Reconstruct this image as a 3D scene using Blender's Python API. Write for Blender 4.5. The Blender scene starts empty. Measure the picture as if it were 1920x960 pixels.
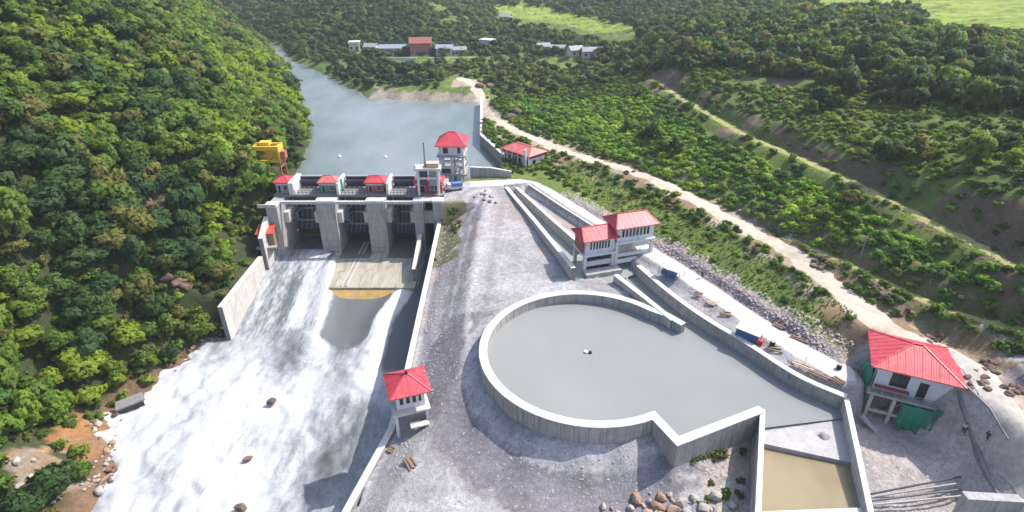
import bpy, math, random
import numpy as np
from mathutils import Vector, Matrix
R = math.radians
random.seed(7)
rng = np.random.default_rng(7)
scene = bpy.context.scene
COL = scene.collection

# ------------------------------------------------------------------ camera, sky, sun, exposure
CAM_H = 60.0
PITCH = R(28.5)
FOC = 1100.0                       # focal length in pixels of the 1920 px wide photograph
cam_d = bpy.data.cameras.new('camera')
cam_d.sensor_width = 36.0
cam_d.lens = FOC / 1920 * 36
cam_d.clip_start = 0.5
cam_d.clip_end = 6000
cam = bpy.data.objects.new('camera', cam_d)
COL.objects.link(cam)
cam.location = (0, 0, CAM_H)
cam.rotation_euler = (math.pi / 2 - PITCH, 0, 0)
scene.camera = cam

SUN_VEC = Vector((0.80, 0.34, 1.05)).normalized()     # towards the sun
SUN_EL = math.asin(SUN_VEC.z)
SUN_AZ = math.atan2(SUN_VEC.x, SUN_VEC.y)
w = bpy.data.worlds.new("World")
scene.world = w
w.use_nodes = True
nt = w.node_tree
nt.nodes.clear()
sky = nt.nodes.new('ShaderNodeTexSky')
sky.sky_type = 'NISHITA'
sky.sun_disc = False
sky.sun_elevation = SUN_EL
sky.sun_rotation = SUN_AZ
sky.dust_density = 2.0
bgn = nt.nodes.new('ShaderNodeBackground')
bgn.inputs['Strength'].default_value = 0.15
won = nt.nodes.new('ShaderNodeOutputWorld')
nt.links.new(sky.outputs[0], bgn.inputs[0])
nt.links.new(bgn.outputs[0], won.inputs[0])
sl = bpy.data.lights.new('sun', 'SUN')
sl.energy = 3.5
sl.angle = R(0.6)
sl.color = (1.0, 0.95, 0.87)
so = bpy.data.objects.new('sun', sl)
COL.objects.link(so)
so.location = (60, 30, 150)
so.rotation_euler = SUN_VEC.to_track_quat('Z', 'Y').to_euler()
scene.view_settings.view_transform = 'Standard'
scene.view_settings.look = 'None'
scene.view_settings.exposure = 0.92
scene.view_settings.gamma = 1.0


# ------------------------------------------------------------------ helpers
def P(px, py, z):
    """pixel of the photograph -> point of the place at height z"""
    u = (px - 960) / FOC
    v = (480 - py) / FOC
    d = (u, math.cos(PITCH) + v * math.sin(PITCH), -math.sin(PITCH) + v * math.cos(PITCH))
    t = (z - CAM_H) / d[2]
    return (t * d[0], t * d[1], z)


def P2(px, py, z):
    return P(px, py, z)[:2]


def lerp(a, b, t):
    return a + (b - a) * t


def sstep(a, b, x):
    t = np.clip((x - a) / (b - a), 0, 1)
    return t * t * (3 - 2 * t)


def poly_dist(px, py, pts):
    """distance of points to a polyline, arc-length of the nearest place, signed side (+ = left of travel)"""
    best = np.full(px.shape, 1e9)
    side = np.zeros(px.shape)
    arc = np.zeros(px.shape)
    s0 = 0.0
    for (ax, ay), (bx, by) in zip(pts[:-1], pts[1:]):
        dx, dy = bx - ax, by - ay
        L2 = dx * dx + dy * dy
        t = np.clip(((px - ax) * dx + (py - ay) * dy) / L2, 0, 1)
        qx, qy = ax + t * dx, ay + t * dy
        d = np.hypot(px - qx, py - qy)
        cr = dx * (py - ay) - dy * (px - ax)
        m = d < best
        best = np.where(m, d, best)
        side = np.where(m, np.sign(cr), side)
        arc = np.where(m, s0 + t * math.sqrt(L2), arc)
        s0 += math.sqrt(L2)
    return best, arc, side


def in_poly(px, py, pts):
    inside = np.zeros(px.shape, bool)
    n = len(pts)
    j = n - 1
    for i in range(n):
        xi, yi = pts[i]
        xj, yj = pts[j]
        c = ((yi > py) != (yj > py))
        with np.errstate(divide='ignore', invalid='ignore'):
            xx = (xj - xi) * (py - yi) / (yj - yi + 1e-12) + xi
        inside ^= c & (px < xx)
        j = i
    return inside


def resample(pts, step):
    out = []
    for a, b in zip(pts[:-1], pts[1:]):
        L = math.dist(a, b)
        n = max(1, int(round(L / step)))
        for i in range(n):
            t = i / n
            out.append(tuple(lerp(p, q, t) for p, q in zip(a, b)))
    out.append(tuple(pts[-1]))
    return out


def smooth_line(pts, it=2):
    for _ in range(it):
        n = [pts[0]]
        for a, b in zip(pts[:-1], pts[1:]):
            n.append(tuple(lerp(p, q, .25) for p, q in zip(a, b)))
            n.append(tuple(lerp(p, q, .75) for p, q in zip(a, b)))
        n.append(pts[-1])
        pts = n
    return pts


_perm = rng.permutation(4096)


def vnoise(x, y, seed=0):
    """2-D value noise in -1..1"""
    xi = np.floor(x).astype(int)
    yi = np.floor(y).astype(int)
    fx, fy = x - xi, y - yi
    fx = fx * fx * (3 - 2 * fx)
    fy = fy * fy * (3 - 2 * fy)

    def h(a, b):
        return _perm[(_perm[(a + seed * 131) & 4095] + b) & 4095] / 2047.5 - 1
    return (h(xi, yi) * (1 - fx) + h(xi + 1, yi) * fx) * (1 - fy) + (h(xi, yi + 1) * (1 - fx) + h(xi + 1, yi + 1) * fx) * fy


def fbm(x, y, sc, oct=4, seed=0):
    s = 0
    a = 1.0
    t = 0
    for o in range(oct):
        s = s + a * vnoise(x / sc * 2 ** o, y / sc * 2 ** o, seed + o)
        t += a
        a *= .5
    return s / t


class MB:
    """collects simple solids into one mesh"""

    def __init__(self):
        self.v = []
        self.f = []

    def add(self, vs, fs):
        o = len(self.v)
        self.v += [tuple(p) for p in vs]
        self.f += [tuple(i + o for i in f) for f in fs]
        return self

    def box(self, x0, x1, y0, y1, z0, z1):
        return self.add([(x0, y0, z0), (x1, y0, z0), (x1, y1, z0), (x0, y1, z0), (x0, y0, z1), (x1, y0, z1), (x1, y1, z1), (x0, y1, z1)],
                        [(3, 2, 1, 0), (4, 5, 6, 7), (0, 1, 5, 4), (1, 2, 6, 5), (2, 3, 7, 6), (3, 0, 4, 7)])

    def hexa(self, lo, hi):
        """four lower and four upper points, both counter-clockwise from above"""
        return self.add(list(lo) + list(hi), [(3, 2, 1, 0), (4, 5, 6, 7), (0, 1, 5, 4), (1, 2, 6, 5), (2, 3, 7, 6), (3, 0, 4, 7)])

    def prism(self, pts, z0, z1):
        n = len(pts)
        vs = [(x, y, z0) for x, y in pts] + [(x, y, z1) for x, y in pts]
        return self.add(vs, [tuple(range(n))[::-1], tuple(range(n, 2 * n))] + [(i, (i + 1) % n, n + (i + 1) % n, n + i) for i in range(n)])

    def beam(self, p, q, wd, ht=None):
        ht = ht or wd
        p, q = Vector(p), Vector(q)
        d = (q - p).normalized()
        s = d.cross(Vector((0, 0, 1)))
        if s.length < 1e-3:
            s = Vector((1, 0, 0))
        s = s.normalized()
        u = s.cross(d).normalized()
        s *= wd / 2
        u *= ht / 2
        return self.hexa([p - s - u, p + s - u, q + s - u, q - s - u], [p - s + u, p + s + u, q + s + u, q - s + u])

    def tube(self, p, q, r, n=8, r2=None):
        r2 = r if r2 is None else r2
        p, q = Vector(p), Vector(q)
        d = (q - p).normalized()
        s = d.cross(Vector((0, 0, 1)))
        if s.length < 1e-3:
            s = Vector((1, 0, 0))
        s = s.normalized()
        u = s.cross(d)
        vs = []
        for c, rr in ((p, r), (q, r2)):
            for i in range(n):
                a = 2 * math.pi * i / n
                vs.append(c + s * (rr * math.cos(a)) + u * (rr * math.sin(a)))
        fs = [(i, (i + 1) % n, n + (i + 1) % n, n + i) for i in range(n)] + [tuple(range(n))[::-1], tuple(range(n, 2 * n))]
        return self.add(vs, fs)

    def mesh(self, name, m):
        me = bpy.data.meshes.new(name)
        me.from_pydata(self.v, [], self.f)
        if m:
            me.materials.append(m)
        me.update()
        return me

    def build(self, name, m, parent=None, smooth=False):
        me = self.mesh(name, m)
        if smooth:
            me.shade_smooth()
        o = bpy.data.objects.new(name, me)
        COL.objects.link(o)
        if parent:
            o.parent = parent
        return o


def tag(o, label=None, cat=None, group=None, kind=None):
    if label:
        o['label'] = label
    if cat:
        o['category'] = cat
    if group:
        o['group'] = group
    if kind:
        o['kind'] = kind
    return o


def thing(name, label, cat, loc=(0, 0, 0), rot=0.0, group=None):
    o = bpy.data.objects.new(name, None)
    o.empty_display_size = .5
    COL.objects.link(o)
    o.location = loc
    o.rotation_euler = (0, 0, rot)
    return tag(o, label, cat, group)


def link(name, me, parent=None, loc=(0, 0, 0), rot=(0, 0, 0), sc=1.0):
    o = bpy.data.objects.new(name, me)
    COL.objects.link(o)
    o.parent = parent
    o.location = loc
    o.rotation_euler = rot
    o.scale = (sc, sc, sc) if not hasattr(sc, '__len__') else sc
    return o


def np_mesh(name, V, Fq, m, col=None):
    """mesh from arrays; faces all with the same corner count"""
    me = bpy.data.meshes.new(name)
    k = Fq.shape[1]
    me.vertices.add(len(V))
    me.vertices.foreach_set('co', np.ascontiguousarray(V, dtype=np.float32).ravel())
    me.loops.add(Fq.size)
    me.loops.foreach_set('vertex_index', np.ascontiguousarray(Fq, dtype=np.int32).ravel())
    me.polygons.add(len(Fq))
    me.polygons.foreach_set('loop_start', np.arange(0, Fq.size, k, dtype=np.int32))
    if col is not None:
        a = me.color_attributes.new('tone', 'FLOAT_COLOR', 'POINT')
        c = np.ones((len(V), 4), np.float32)
        c[:, :3] = col
        a.data.foreach_set('color', c.ravel())
    me.materials.append(m)
    me.update(calc_edges=True)
    return me


# ------------------------------------------------------------------ materials
def new_mat(name):
    m = bpy.data.materials.new(name)
    m.use_nodes = True
    t = m.node_tree
    b = t.nodes['Principled BSDF']
    return m, t, b


def nd(t, kind, **kw):
    n = t.nodes.new(kind)
    for k, v in kw.items():
        if k in n.inputs:
            n.inputs[k].default_value = v
        else:
            setattr(n, k, v)
    return n


def coords(t, scale=(1, 1, 1)):
    g = t.nodes.new('ShaderNodeNewGeometry')
    mp = nd(t, 'ShaderNodeMapping')
    mp.inputs['Scale'].default_value = scale
    t.links.new(g.outputs['Position'], mp.inputs[0])
    return mp.outputs[0]


def noise(t, vec, scale, detail=4, rough=.6):
    n = nd(t, 'ShaderNodeTexNoise')
    n.inputs['Scale'].default_value = scale
    n.inputs['Detail'].default_value = detail
    n.inputs['Roughness'].default_value = rough
    t.links.new(vec, n.inputs['Vector'])
    return n.outputs[0]


def ramp(t, fac, stops):
    r = nd(t, 'ShaderNodeValToRGB')
    e = r.color_ramp.elements
    while len(e) < len(stops):
        e.new(.5)
    for el, (p, c) in zip(e, stops):
        el.position = p
        el.color = (*c, 1) if len(c) == 3 else c
    t.links.new(fac, r.inputs[0])
    return r.outputs[0]


def mix(t, fac, a, b, mode='MIX'):
    n = nd(t, 'ShaderNodeMix', data_type='RGBA', blend_type=mode)
    for i, x in ((0, fac), (6, a), (7, b)):
        if isinstance(x, (int, float)):
            n.inputs[i].default_value = x
        elif isinstance(x, tuple):
            n.inputs[i].default_value = (*x, 1)
        else:
            t.links.new(x, n.inputs[i])
    return n.outputs[2]


def bump(t, b, h, strength=.4, dist=.1):
    n = nd(t, 'ShaderNodeBump')
    n.inputs['Strength'].default_value = strength
    n.inputs['Distance'].default_value = dist
    t.links.new(h, n.inputs['Height'])
    t.links.new(n.outputs[0], b.inputs['Normal'])


def mottled(name, c, var=.25, scale=1.5, rough=.8, streak=0.0, dirt=None, bmp=.2, metal=0.0):
    """a base colour with grain, optional vertical rain streaks and patches of dirt"""
    m, t, b = new_mat(name)
    v = coords(t)
    n1 = noise(t, v, scale)
    n2 = noise(t, v, scale * 7, 3)
    lo = tuple(x * (1 - var) for x in c)
    hi = tuple(min(1, x * (1 + var)) for x in c)
    col = ramp(t, n1, [(.3, lo), (.7, hi)])
    col = mix(t, .35, col, ramp(t, n2, [(.3, lo), (.7, hi)]))
    if streak:
        n3 = noise(t, coords(t, (1.6, 1.6, .12)), 1.3, 5)
        col = mix(t, ramp(t, n3, [(.48, (0, 0, 0)), (.72, (streak,) * 3)]), col, tuple(x * .45 for x in c))
    if dirt:
        n4 = noise(t, v, scale * .35, 6, .7)
        col = mix(t, ramp(t, n4, [(.5, (0, 0, 0)), (.68, (.75,) * 3)]), col, dirt)
    t.links.new(col, b.inputs['Base Color'])
    b.inputs['Roughness'].default_value = rough
    b.inputs['Metallic'].default_value = metal
    if bmp:
        bump(t, b, n2, bmp, .05)
    return m


M = {}
M['concrete'] = mottled('concrete', (.36, .345, .335), .2, .8, .85, .8, (.25, .235, .215))
M['concrete_light'] = mottled('concrete_light', (.50, .475, .45), .15, .8, .85, .65, (.38, .35, .31))
M['concrete_cap'] = mottled('concrete_cap', (.58, .555, .52), .14, 1.5, .8, 0, (.43, .4, .35))
M['concrete_dark'] = mottled('concrete_dark', (.2, .19, .19), .2, .8, .8, .5)
M['white_paint'] = mottled('white_paint', (.62, .615, .62), .1, 1, .6, .4)
M['wall_white'] = mottled('wall_white', (.6, .61, .65), .08, .9, .7, .35)
M['wall_red'] = mottled('wall_red', (.33, .045, .06), .15, 1.2, .7, .2)
M['steel_dark'] = mottled('steel_dark', (.045, .047, .07), .25, 2, .5, .4, None, .1)
M['steel_grey'] = mottled('steel_grey', (.25, .27, .31), .2, 2, .5, .2, None, .1)
M['yellow_paint'] = mottled('yellow_paint', (.72, .46, .05), .12, 2, .5, .3)
M['rust_paint'] = mottled('rust_paint', (.36, .12, .07), .25, 2, .7, .3)
M['window_dark'] = mottled('window_dark', (.02, .022, .03), .2, 2, .12, 0, None, 0)
M['timber'] = mottled('timber', (.22, .14, .09), .3, 4, .85)
M['timber_pale'] = mottled('timber_pale', (.48, .38, .28), .25, 4, .85)
M['green_net'] = mottled('green_net', (.02, .2, .13), .35, 3, .8)
M['blue_tarp'] = mottled('blue_tarp', (.04, .11, .24), .25, 2, .6)
M['blue_paint'] = mottled('blue_paint', (.1, .16, .42), .15, 2, .5)
M['pale_tarp'] = mottled('pale_tarp', (.66, .7, .72), .1, 2, .7)
M['rubber'] = mottled('rubber', (.02, .02, .02), .2, 3, .8)
M['rock_warm'] = mottled('rock_warm', (.34, .21, .14), .35, 1.4, .9, 0, (.22, .15, .1), .6)
M['rock_pale'] = mottled('rock_pale', (.37, .34, .3), .3, 1.4, .9, 0, (.24, .22, .18), .6)
M['rock_grey'] = mottled('rock_grey', (.3, .28, .29), .3, 1.4, .9, 0, (.2, .19, .19), .6)
M['rock_brown'] = mottled('rock_brown', (.14, .085, .065), .4, 1.4, .9, 0, (.21, .135, .1), .6)
M['rock_wet'] = mottled('rock_wet', (.09, .07, .06), .3, 1.4, .35, 0, None, .6)
M['skin'] = mottled('skin', (.3, .17, .11), .08, 3, .6, 0, None, 0)
M['hair'] = mottled('hair', (.012, .01, .01), .2, 6, .6, 0, None, 0)
M['cloth_dark'] = mottled('cloth_dark', (.03, .035, .06), .2, 6, .9, 0, None, 0)
M['cloth_blue'] = mottled('cloth_blue', (.06, .1, .26), .2, 6, .9, 0, None, 0)
M['cloth_red'] = mottled('cloth_red', (.4, .05, .05), .2, 6, .9, 0, None, 0)
M['cloth_pale'] = mottled('cloth_pale', (.5, .48, .44), .15, 6, .9, 0, None, 0)
M['trunk'] = mottled('trunk', (.14, .1, .07), .3, 3, .9)
M['white_plastic'] = mottled('white_plastic', (.8, .8, .8), .05, 3, .4, 0, None, 0)
M['tin_grey'] = mottled('tin_grey', (.28, .28, .3), .25, 1, .5, 0, (.22, .16, .12))


def roof_mat(name, c, fade):
    m, t, b = new_mat(name)
    v = coords(t)
    n1 = noise(t, v, .5, 5, .65)
    col = ramp(t, n1, [(.32, tuple(x * .88 for x in c)), (.7, fade)])
    n2 = noise(t, v, 6, 3)
    col = mix(t, ramp(t, n2, [(.5, (0, 0, 0)), (.8, (.35,) * 3)]), col, tuple(x * .6 for x in c))
    n3 = noise(t, v, 1.1, 6, .75)
    col = mix(t, ramp(t, n3, [(.5, (0, 0, 0)), (.72, (.42,) * 3)]), col, (.45, .2, .17))
    t.links.new(col, b.inputs['Base Color'])
    b.inputs['Roughness'].default_value = .42
    tc = nd(t, 'ShaderNodeTexCoord')
    wv = nd(t, 'ShaderNodeTexWave')
    wv.inputs['Scale'].default_value = 1.6
    t.links.new(tc.outputs['Object'], wv.inputs['Vector'])
    bump(t, b, wv.outputs[1], .25, .05)
    return m


M['roof_red'] = roof_mat('roof_red', (.48, .028, .048), (.58, .065, .09))
M['roof_coral'] = roof_mat('roof_coral', (.5, .08, .08), (.6, .19, .17))
M['roof_orange'] = roof_mat('roof_orange', (.5, .05, .035), (.54, .085, .06))


def leaf_mat(name, stops, by='object'):
    m, t, b = new_mat(name)
    v = coords(t)
    n = noise(t, v, .9, 3)
    if by == 'object':
        oi = nd(t, 'ShaderNodeObjectInfo')
        base = ramp(t, oi.outputs['Random'], stops)
    else:
        a = nd(t, 'ShaderNodeAttribute', attribute_name='tone')
        base = a.outputs['Color']
    col = mix(t, 1.0, base, ramp(t, n, [(.25, (.85, .86, .82)), (.75, (1.62, 1.58, 1.2))]), 'MULTIPLY')
    t.links.new(col, b.inputs['Base Color'])
    b.inputs['Roughness'].default_value = .62
    b.inputs['Specular IOR Level'].default_value = .25
    tr = nd(t, 'ShaderNodeBsdfTranslucent')
    t.links.new(mix(t, 1.0, col, (1.25, 1.3, .7), 'MULTIPLY'), tr.inputs[0])
    ms = nd(t, 'ShaderNodeMixShader')
    ms.inputs[0].default_value = .45
    t.links.new(b.outputs[0], ms.inputs[1])
    t.links.new(tr.outputs[0], ms.inputs[2])
    t.links.new(ms.outputs[0], t.nodes['Material Output'].inputs[0])
    return m


M['leaf_bright'] = leaf_mat('leaf_bright', [(0, (.15, .22, .026)), (.5, (.19, .24, .03)), (1, (.115, .2, .03))])
M['leaf_mid'] = leaf_mat('leaf_mid', [(0, (.085, .15, .028)), (.5, (.11, .165, .03)), (1, (.066, .135, .032))])
M['leaf_dark'] = leaf_mat('leaf_dark', [(0, (.036, .08, .028)), (.5, (.05, .095, .03)), (1, (.03, .075, .034))])
M['leaf_olive'] = leaf_mat('leaf_olive', [(0, (.13, .135, .045)), (.5, (.15, .15, .045)), (1, (.11, .125, .042))])
M['leaf_tone'] = leaf_mat('leaf_tone', None, 'tone')

# ground: the vertex colour holds the soil / turf / gravel colour of the place, the shader adds grain
m, t, b = new_mat('ground')
v = coords(t)
a = nd(t, 'ShaderNodeAttribute', attribute_name='tone')
n1 = noise(t, v, .22, 6, .7)
n2 = noise(t, v, 1.3, 5, .7)
n3 = noise(t, v, 5.0, 3, .7)
vo = nd(t, 'ShaderNodeTexVoronoi')
vo.inputs['Scale'].default_value = 1.8
t.links.new(v, vo.inputs['Vector'])
c = mix(t, 1.0, a.outputs['Color'], ramp(t, n1, [(.28, (.74, .73, .74)), (.72, (1.22, 1.22, 1.2))]), 'MULTIPLY')
c = mix(t, 1.0, c, ramp(t, n2, [(.3, (.72, .7, .7)), (.7, (1.22, 1.22, 1.24))]), 'MULTIPLY')
c = mix(t, 1.0, c, ramp(t, n3, [(.3, (.8, .79, .78)), (.7, (1.18, 1.18, 1.2))]), 'MULTIPLY')
c = mix(t, .5, c, mix(t, 1.0, c, ramp(t, vo.outputs['Distance'], [(.0, (.6, .58, .58)), (.3, (1.05, 1.05, 1.05)), (1, (1.1, 1.1, 1.1))]), 'MULTIPLY'))
t.links.new(c, b.inputs['Base Color'])
b.inputs['Roughness'].default_value = .95
b.inputs['Specular IOR Level'].default_value = .15
bump(t, b, mix(t, .5, n2, n3), .9, .25)
M['ground'] = m

M['road_pale'] = mottled('road_pale', (.46, .40, .325), .25, .5, .95, 0, (.33, .26, .18), .5)
M['road_white'] = mottled('road_white', (.50, .48, .455), .18, .7, .9, 0, (.36, .32, .28), .4)
M['path_turf'] = mottled('path_turf', (.30, .285, .11), .25, .8, .95, 0, (.33, .27, .16), .5)


def water_mat(name, c1, c2, scale, rough=.12, bmp=.08, dist=.15, stretch=(1, 1, 1)):
    m, t, b = new_mat(name)
    n1 = noise(t, coords(t, (.02 * stretch[0], .02 * stretch[1], .02)), 1.0, 5, .6)
    col = ramp(t, n1, [(.38, c1), (.62, c2)])
    t.links.new(col, b.inputs['Base Color'])
    b.inputs['Roughness'].default_value = rough
    b.inputs['IOR'].default_value = 1.33
    n2 = noise(t, coords(t, stretch), scale, 5, .6)
    bump(t, b, n2, bmp, dist)
    return m


M['reservoir'] = water_mat('reservoir_water', (.115, .145, .14), (.2, .222, .232), .7, .22, .2, .2, (1.6, .7, 1))
M['basin_water'] = water_mat('basin_water', (.215, .225, .222), (.255, .263, .258), .6, .13, .05, .1)
M['canal_water'] = water_mat('canal_water', (.25, .285, .258), (.29, .32, .295), .6, .13, .06, .1)
M['chute_water'] = water_mat('chute_water', (.20, .16, .092), (.27, .22, .135), 1.2, .22, .06, .12, (5, 3, 1))

# white water: foam share stored per vertex, streaks from noise drawn out along the flow
m, t, b = new_mat('river_water')
a = nd(t, 'ShaderNodeAttribute', attribute_name='tone')
sx = nd(t, 'ShaderNodeSeparateColor')
t.links.new(a.outputs['Color'], sx.inputs[0])
ns = noise(t, coords(t, (1.1, .26, .26)), 1.2, 7, .72)
nf = noise(t, coords(t), .9, 8, .72)
ng = noise(t, coords(t), 2.6, 5, .7)
nh = noise(t, coords(t), 7.5, 4, .7)
chop = mix(t, .28, mix(t, .5, nf, ng), nh)
pat = mix(t, sx.outputs['Green'], chop, ns)
ad = nd(t, 'ShaderNodeMath', operation='ADD')
t.links.new(pat, ad.inputs[0])
sub = nd(t, 'ShaderNodeMath', operation='SUBTRACT')
t.links.new(sx.outputs['Red'], sub.inputs[0])
sub.inputs[1].default_value = .5
t.links.new(sub.outputs[0], ad.inputs[1])
col = ramp(t, ad.outputs[0], [(.32, (.11, .122, .13)), (.45, (.22, .238, .26)), (.56, (.37, .385, .41)), (.74, (.58, .585, .60))])
t.links.new(col, b.inputs['Base Color'])
b.inputs['Roughness'].default_value = .45
bump(t, b, chop, .75, .35)
M['river'] = m

# ------------------------------------------------------------------ layout lines of the place (metres, z = 0 is the dam deck)
WATER = -3.0                         # reservoir, canals and basin
LOW = -20.0                          # river below the dam
bank = [(-74, -40), (-72, 30), (-68.5, 62), (-67.5, 66.5), (-70, 76.7), (-75, 84), (-70, 96), (-65.2, 106), (-64.7, 109), (-64.7, 137), (-62.6, 143),
        (-62, 160), (-65, 169), (-71, 204), (-83, 240), (-115.6, 314), (-134, 350), (-163, 409), (-210, 480), (-330, 560), (-700, 700)]
rbank = [(-18.6, -40), (-24, 20), (-23.6, 56), (-19.5, 70), (-19, 84), (-19, 136), (-18.6, 152), (-12.5, 157), (-4, 163), (-2.5, 176), (-10.2, 197.5), (-12.4, 248.6),
         (-15.2, 257), (-22, 254.5), (-28, 259), (-36, 256), (-43, 261), (-50, 258.5), (-57, 264), (-64, 262), (-72, 278), (-80, 286), (-88, 302), (-99, 316), (-129, 357), (-152, 402), (-185, 452), (-232, 520), (-345, 600), (-700, 740)]
river_poly = bank + rbank[::-1]

dirt_px = [(860, 146, 2), (893, 160, 1.4), (905, 180, 1), (914, 205, 1), (940, 234, 1), (1000, 260, 1.5), (1060, 285, 2), (1130, 306, 2.5), (1200, 327, 3), (1270, 357, 3.5),
           (1330, 392, 4), (1400, 428, 4), (1450, 455, 4), (1520, 503, 4), (1580, 552, 4), (1640, 600, 4.3), (1700, 632, 4.5), (1760, 662, 4.5), (1850, 722, 4), (1960, 800, 4)]
dirt = smooth_line([P2(*p) for p in dirt_px], 1)
acc_px = [(880, 345, .1), (930, 343, 0), (985, 340, 0), (1030, 362, 0), (1075, 392, 0), (1130, 426, 0), (1200, 462, 0), (1262, 498, 0), (1345, 555, 0), (1430, 613, 0), (1505, 660, 0), (1590, 706, 0)]
acc = [P2(*p) for p in acc_px] + [(54.0, 72.4), (58, 75), (64.8, 73.6), (68.6, 69), (67.4, 63), (66, 57), (65.6, 50), (65, 40)]
acc = smooth_line(acc, 1)
up_px = [(1225, 150, 12.5), (1262, 175, 13), (1330, 215, 13), (1400, 256, 13), (1500, 297, 13), (1600, 343, 13), (1690, 388, 13), (1750, 420, 13), (1840, 466, 13), (1930, 515, 13), (2010, 560, 13)]
uppath = [P2(*p) for p in up_px]
low_px = [(1480, 446, 4.4), (1540, 474, 5), (1580, 490, 5.5), (1700, 550, 6), (1800, 590, 6.5), (1920, 622, 7), (2000, 655, 7)]
lowpath = [P2(*p) for p in low_px]

PC = (12.8, 79.8)
PR = 17.7
rim = []
for k in range(0, 41):
    an = R(42 + (296 - 42) * k / 40)
    rim.append((PC[0] + PR * math.cos(an), PC[1] + PR * math.sin(an)))
rim = [(30.8, 86.8), (28.6, 89.7)] + rim[0:]
rim_tail = [rim[-1], (22.9, 58.9), (36.6, 65.3)]
far_wall = [(26.6, 107.5), (30.5, 97), (35, 88), (40, 80.9), (44.9, 71.9), (50.3, 67.4)]
div_wall = [(21.2, 103.8), (25.6, 95.4), (29.6, 88.6)]
basin_poly = rim[::1] + [(22.9, 58.9), (36.6, 65.3), (37, 63.4), (49.8, 65.4), (50.3, 67.4)] + far_wall[::-1][1:] + div_wall
can_l = [(-1.6, 150), (5.8, 127.5), (12.7, 105.2)]
can_m = [(1.2, 151), (9.2, 131.5), (15.6, 116.5)]
can_r = [(4.6, 152.2), (12.6, 137.2), (19.6, 124.8), (22.4, 117.5)]
canal_poly = can_l + [(18, 106), (20, 103.5), (26.8, 107.5), (24, 114), (16, 116.5)] + can_m[::-1]
dry_poly = can_m + [(22, 118)] + can_r[::-1]
chute_poly = [(37, 65.6), (49.9, 67.2), (44.6, 47.5), (30.2, 47.5)]

# ------------------------------------------------------------------ terrain
ctrl = [p for p in dirt_px] + [p for p in acc_px] + up_px + low_px
ctrl += [  # gravel terrace
    (870, 380, -.5), (900, 400, -.8), (880, 450, -2), (850, 470, -2.2), (840, 550, -4), (900, 540, -3.4), (850, 640, -5), (810, 640, -5.5), (820, 760, -6.5), (800, 700, -6.2),
    (850, 860, -8), (750, 920, -9), (760, 820, -8.4), (950, 920, -8.5), (1100, 935, -8.5), (1250, 925, -8.3), (1330, 900, -7.4), (1000, 1000, -8.5), (1300, 1000, -8.5), (700, 1000, -10),
    (880, 640, -4), (885, 700, -4), (920, 760, -4), (980, 800, -4), (1040, 826, -4), (1100, 838, -4), (1170, 838, -4), (1220, 838, -4), (1262, 866, -4.2),
    (832, 640, -5.2), (842, 720, -6), (880, 805, -7), (960, 862, -7.4), (1050, 885, -7.4), (1140, 890, -7.4), (1230, 890, -7.0),
    (1050, 530, -2.6), (1000, 560, -3), (930, 600, -3.6), (1090, 540, -2.8), (1140, 540, -2.4), (1000, 500, -2.4), (960, 520, -2.8),
    (940, 380, -1), (1000, 450, -2.2), (1060, 520, -2.8), (900, 355, -.1), (1220, 560, -2.2),
    (1620, 850, -6), (1700, 880, -6), (1760, 880, -5.2), (1650, 940, -7), (1800, 960, -6.5), (1605, 780, -5), (1700, 830, -5.6), (1660, 800, -5.4), (1870, 960, -4),
    (1390, 860, -7), (1340, 850, -5.6), (1370, 950, -8), (1300, 845, -4.6),
    (1600, 700, -.3), (1500, 690, -.4), (1400, 625, -.4), (1300, 545, -.4), (1240, 500, -.4),
    # bank between the two roads
    (1300, 440, 3), (1400, 490, 3.3), (1500, 535, 3.6), (1600, 600, 3.6), (1250, 462, .7), (1350, 535, .7), (1480, 620, .7), (1600, 672, .7), (1400, 545, 1.8), (1540, 610, 2.2),
    (1150, 350, 1.6), (1200, 380, 2), (1080, 320, 1.3), (1100, 370, .6), (1180, 430, .5), (1060, 330, .6), (1000, 290, .8),
    (1840, 745, 2.4), (1900, 800, 1.5),
    # slopes above
    (1450, 370, 8), (1600, 420, 9.4), (1300, 300, 7), (1200, 230, 6), (1100, 200, 3.6), (1150, 280, 4), (1250, 322, 4.4),
    (1050, 220, 2.4), (980, 210, 1.2), (1350, 370, 5.0), (1900, 680, 5.6), (1700, 590, 5.2),
    (1500, 190, 19), (1620, 230, 20), (1650, 280, 18), (1800, 340, 19), (1900, 380, 20), (1800, 250, 23.5), (1900, 200, 26),
    (1300, 110, 20), (1420, 130, 22), (1550, 140, 23.5), (1700, 160, 25.5), (1850, 160, 27.5),
    (1300, 60, 23), (1500, 60, 27.5), (1700, 70, 29), (1900, 125, 29.5), (1200, 100, 14), (1150, 130, 8), (1200, 160, 9), (1220, 50, 16),
    (1900, 50, 29.5), (1800, 20, 29.5), (1600, 4, 29), (2000, 40, 30), (1960, 200, 27),
    # far shore and valley
    (1100, 150, 3), (1000, 150, 1.5), (950, 130, 1.5), (1050, 100, 2.5), (1000, 65, 3.5), (1050, 30, 6), (930, 20, 6), (1150, 50, 8), (1100, 80, 3.4), (800, 140, .5), (700, 150, -.5),
    (650, 120, -.5), (790, 97, 1), (650, 95, 1), (600, 110, -.5), (900, 85, 2), (950, 95, 2), (700, 45, 8), (800, 33, 10), (600, 50, 7), (600, 10, 18), (500, 20, 14), (480, 40, 4), (700, 5, 16),
    (800, 5, 15), (560, 92, -.5), (520, 62, 0), (900, 5, 9), (1000, 3, 10), (1150, 10, 14), (880, 60, 4)]
cp = [P(*c_) for c_ in ctrl]
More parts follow.
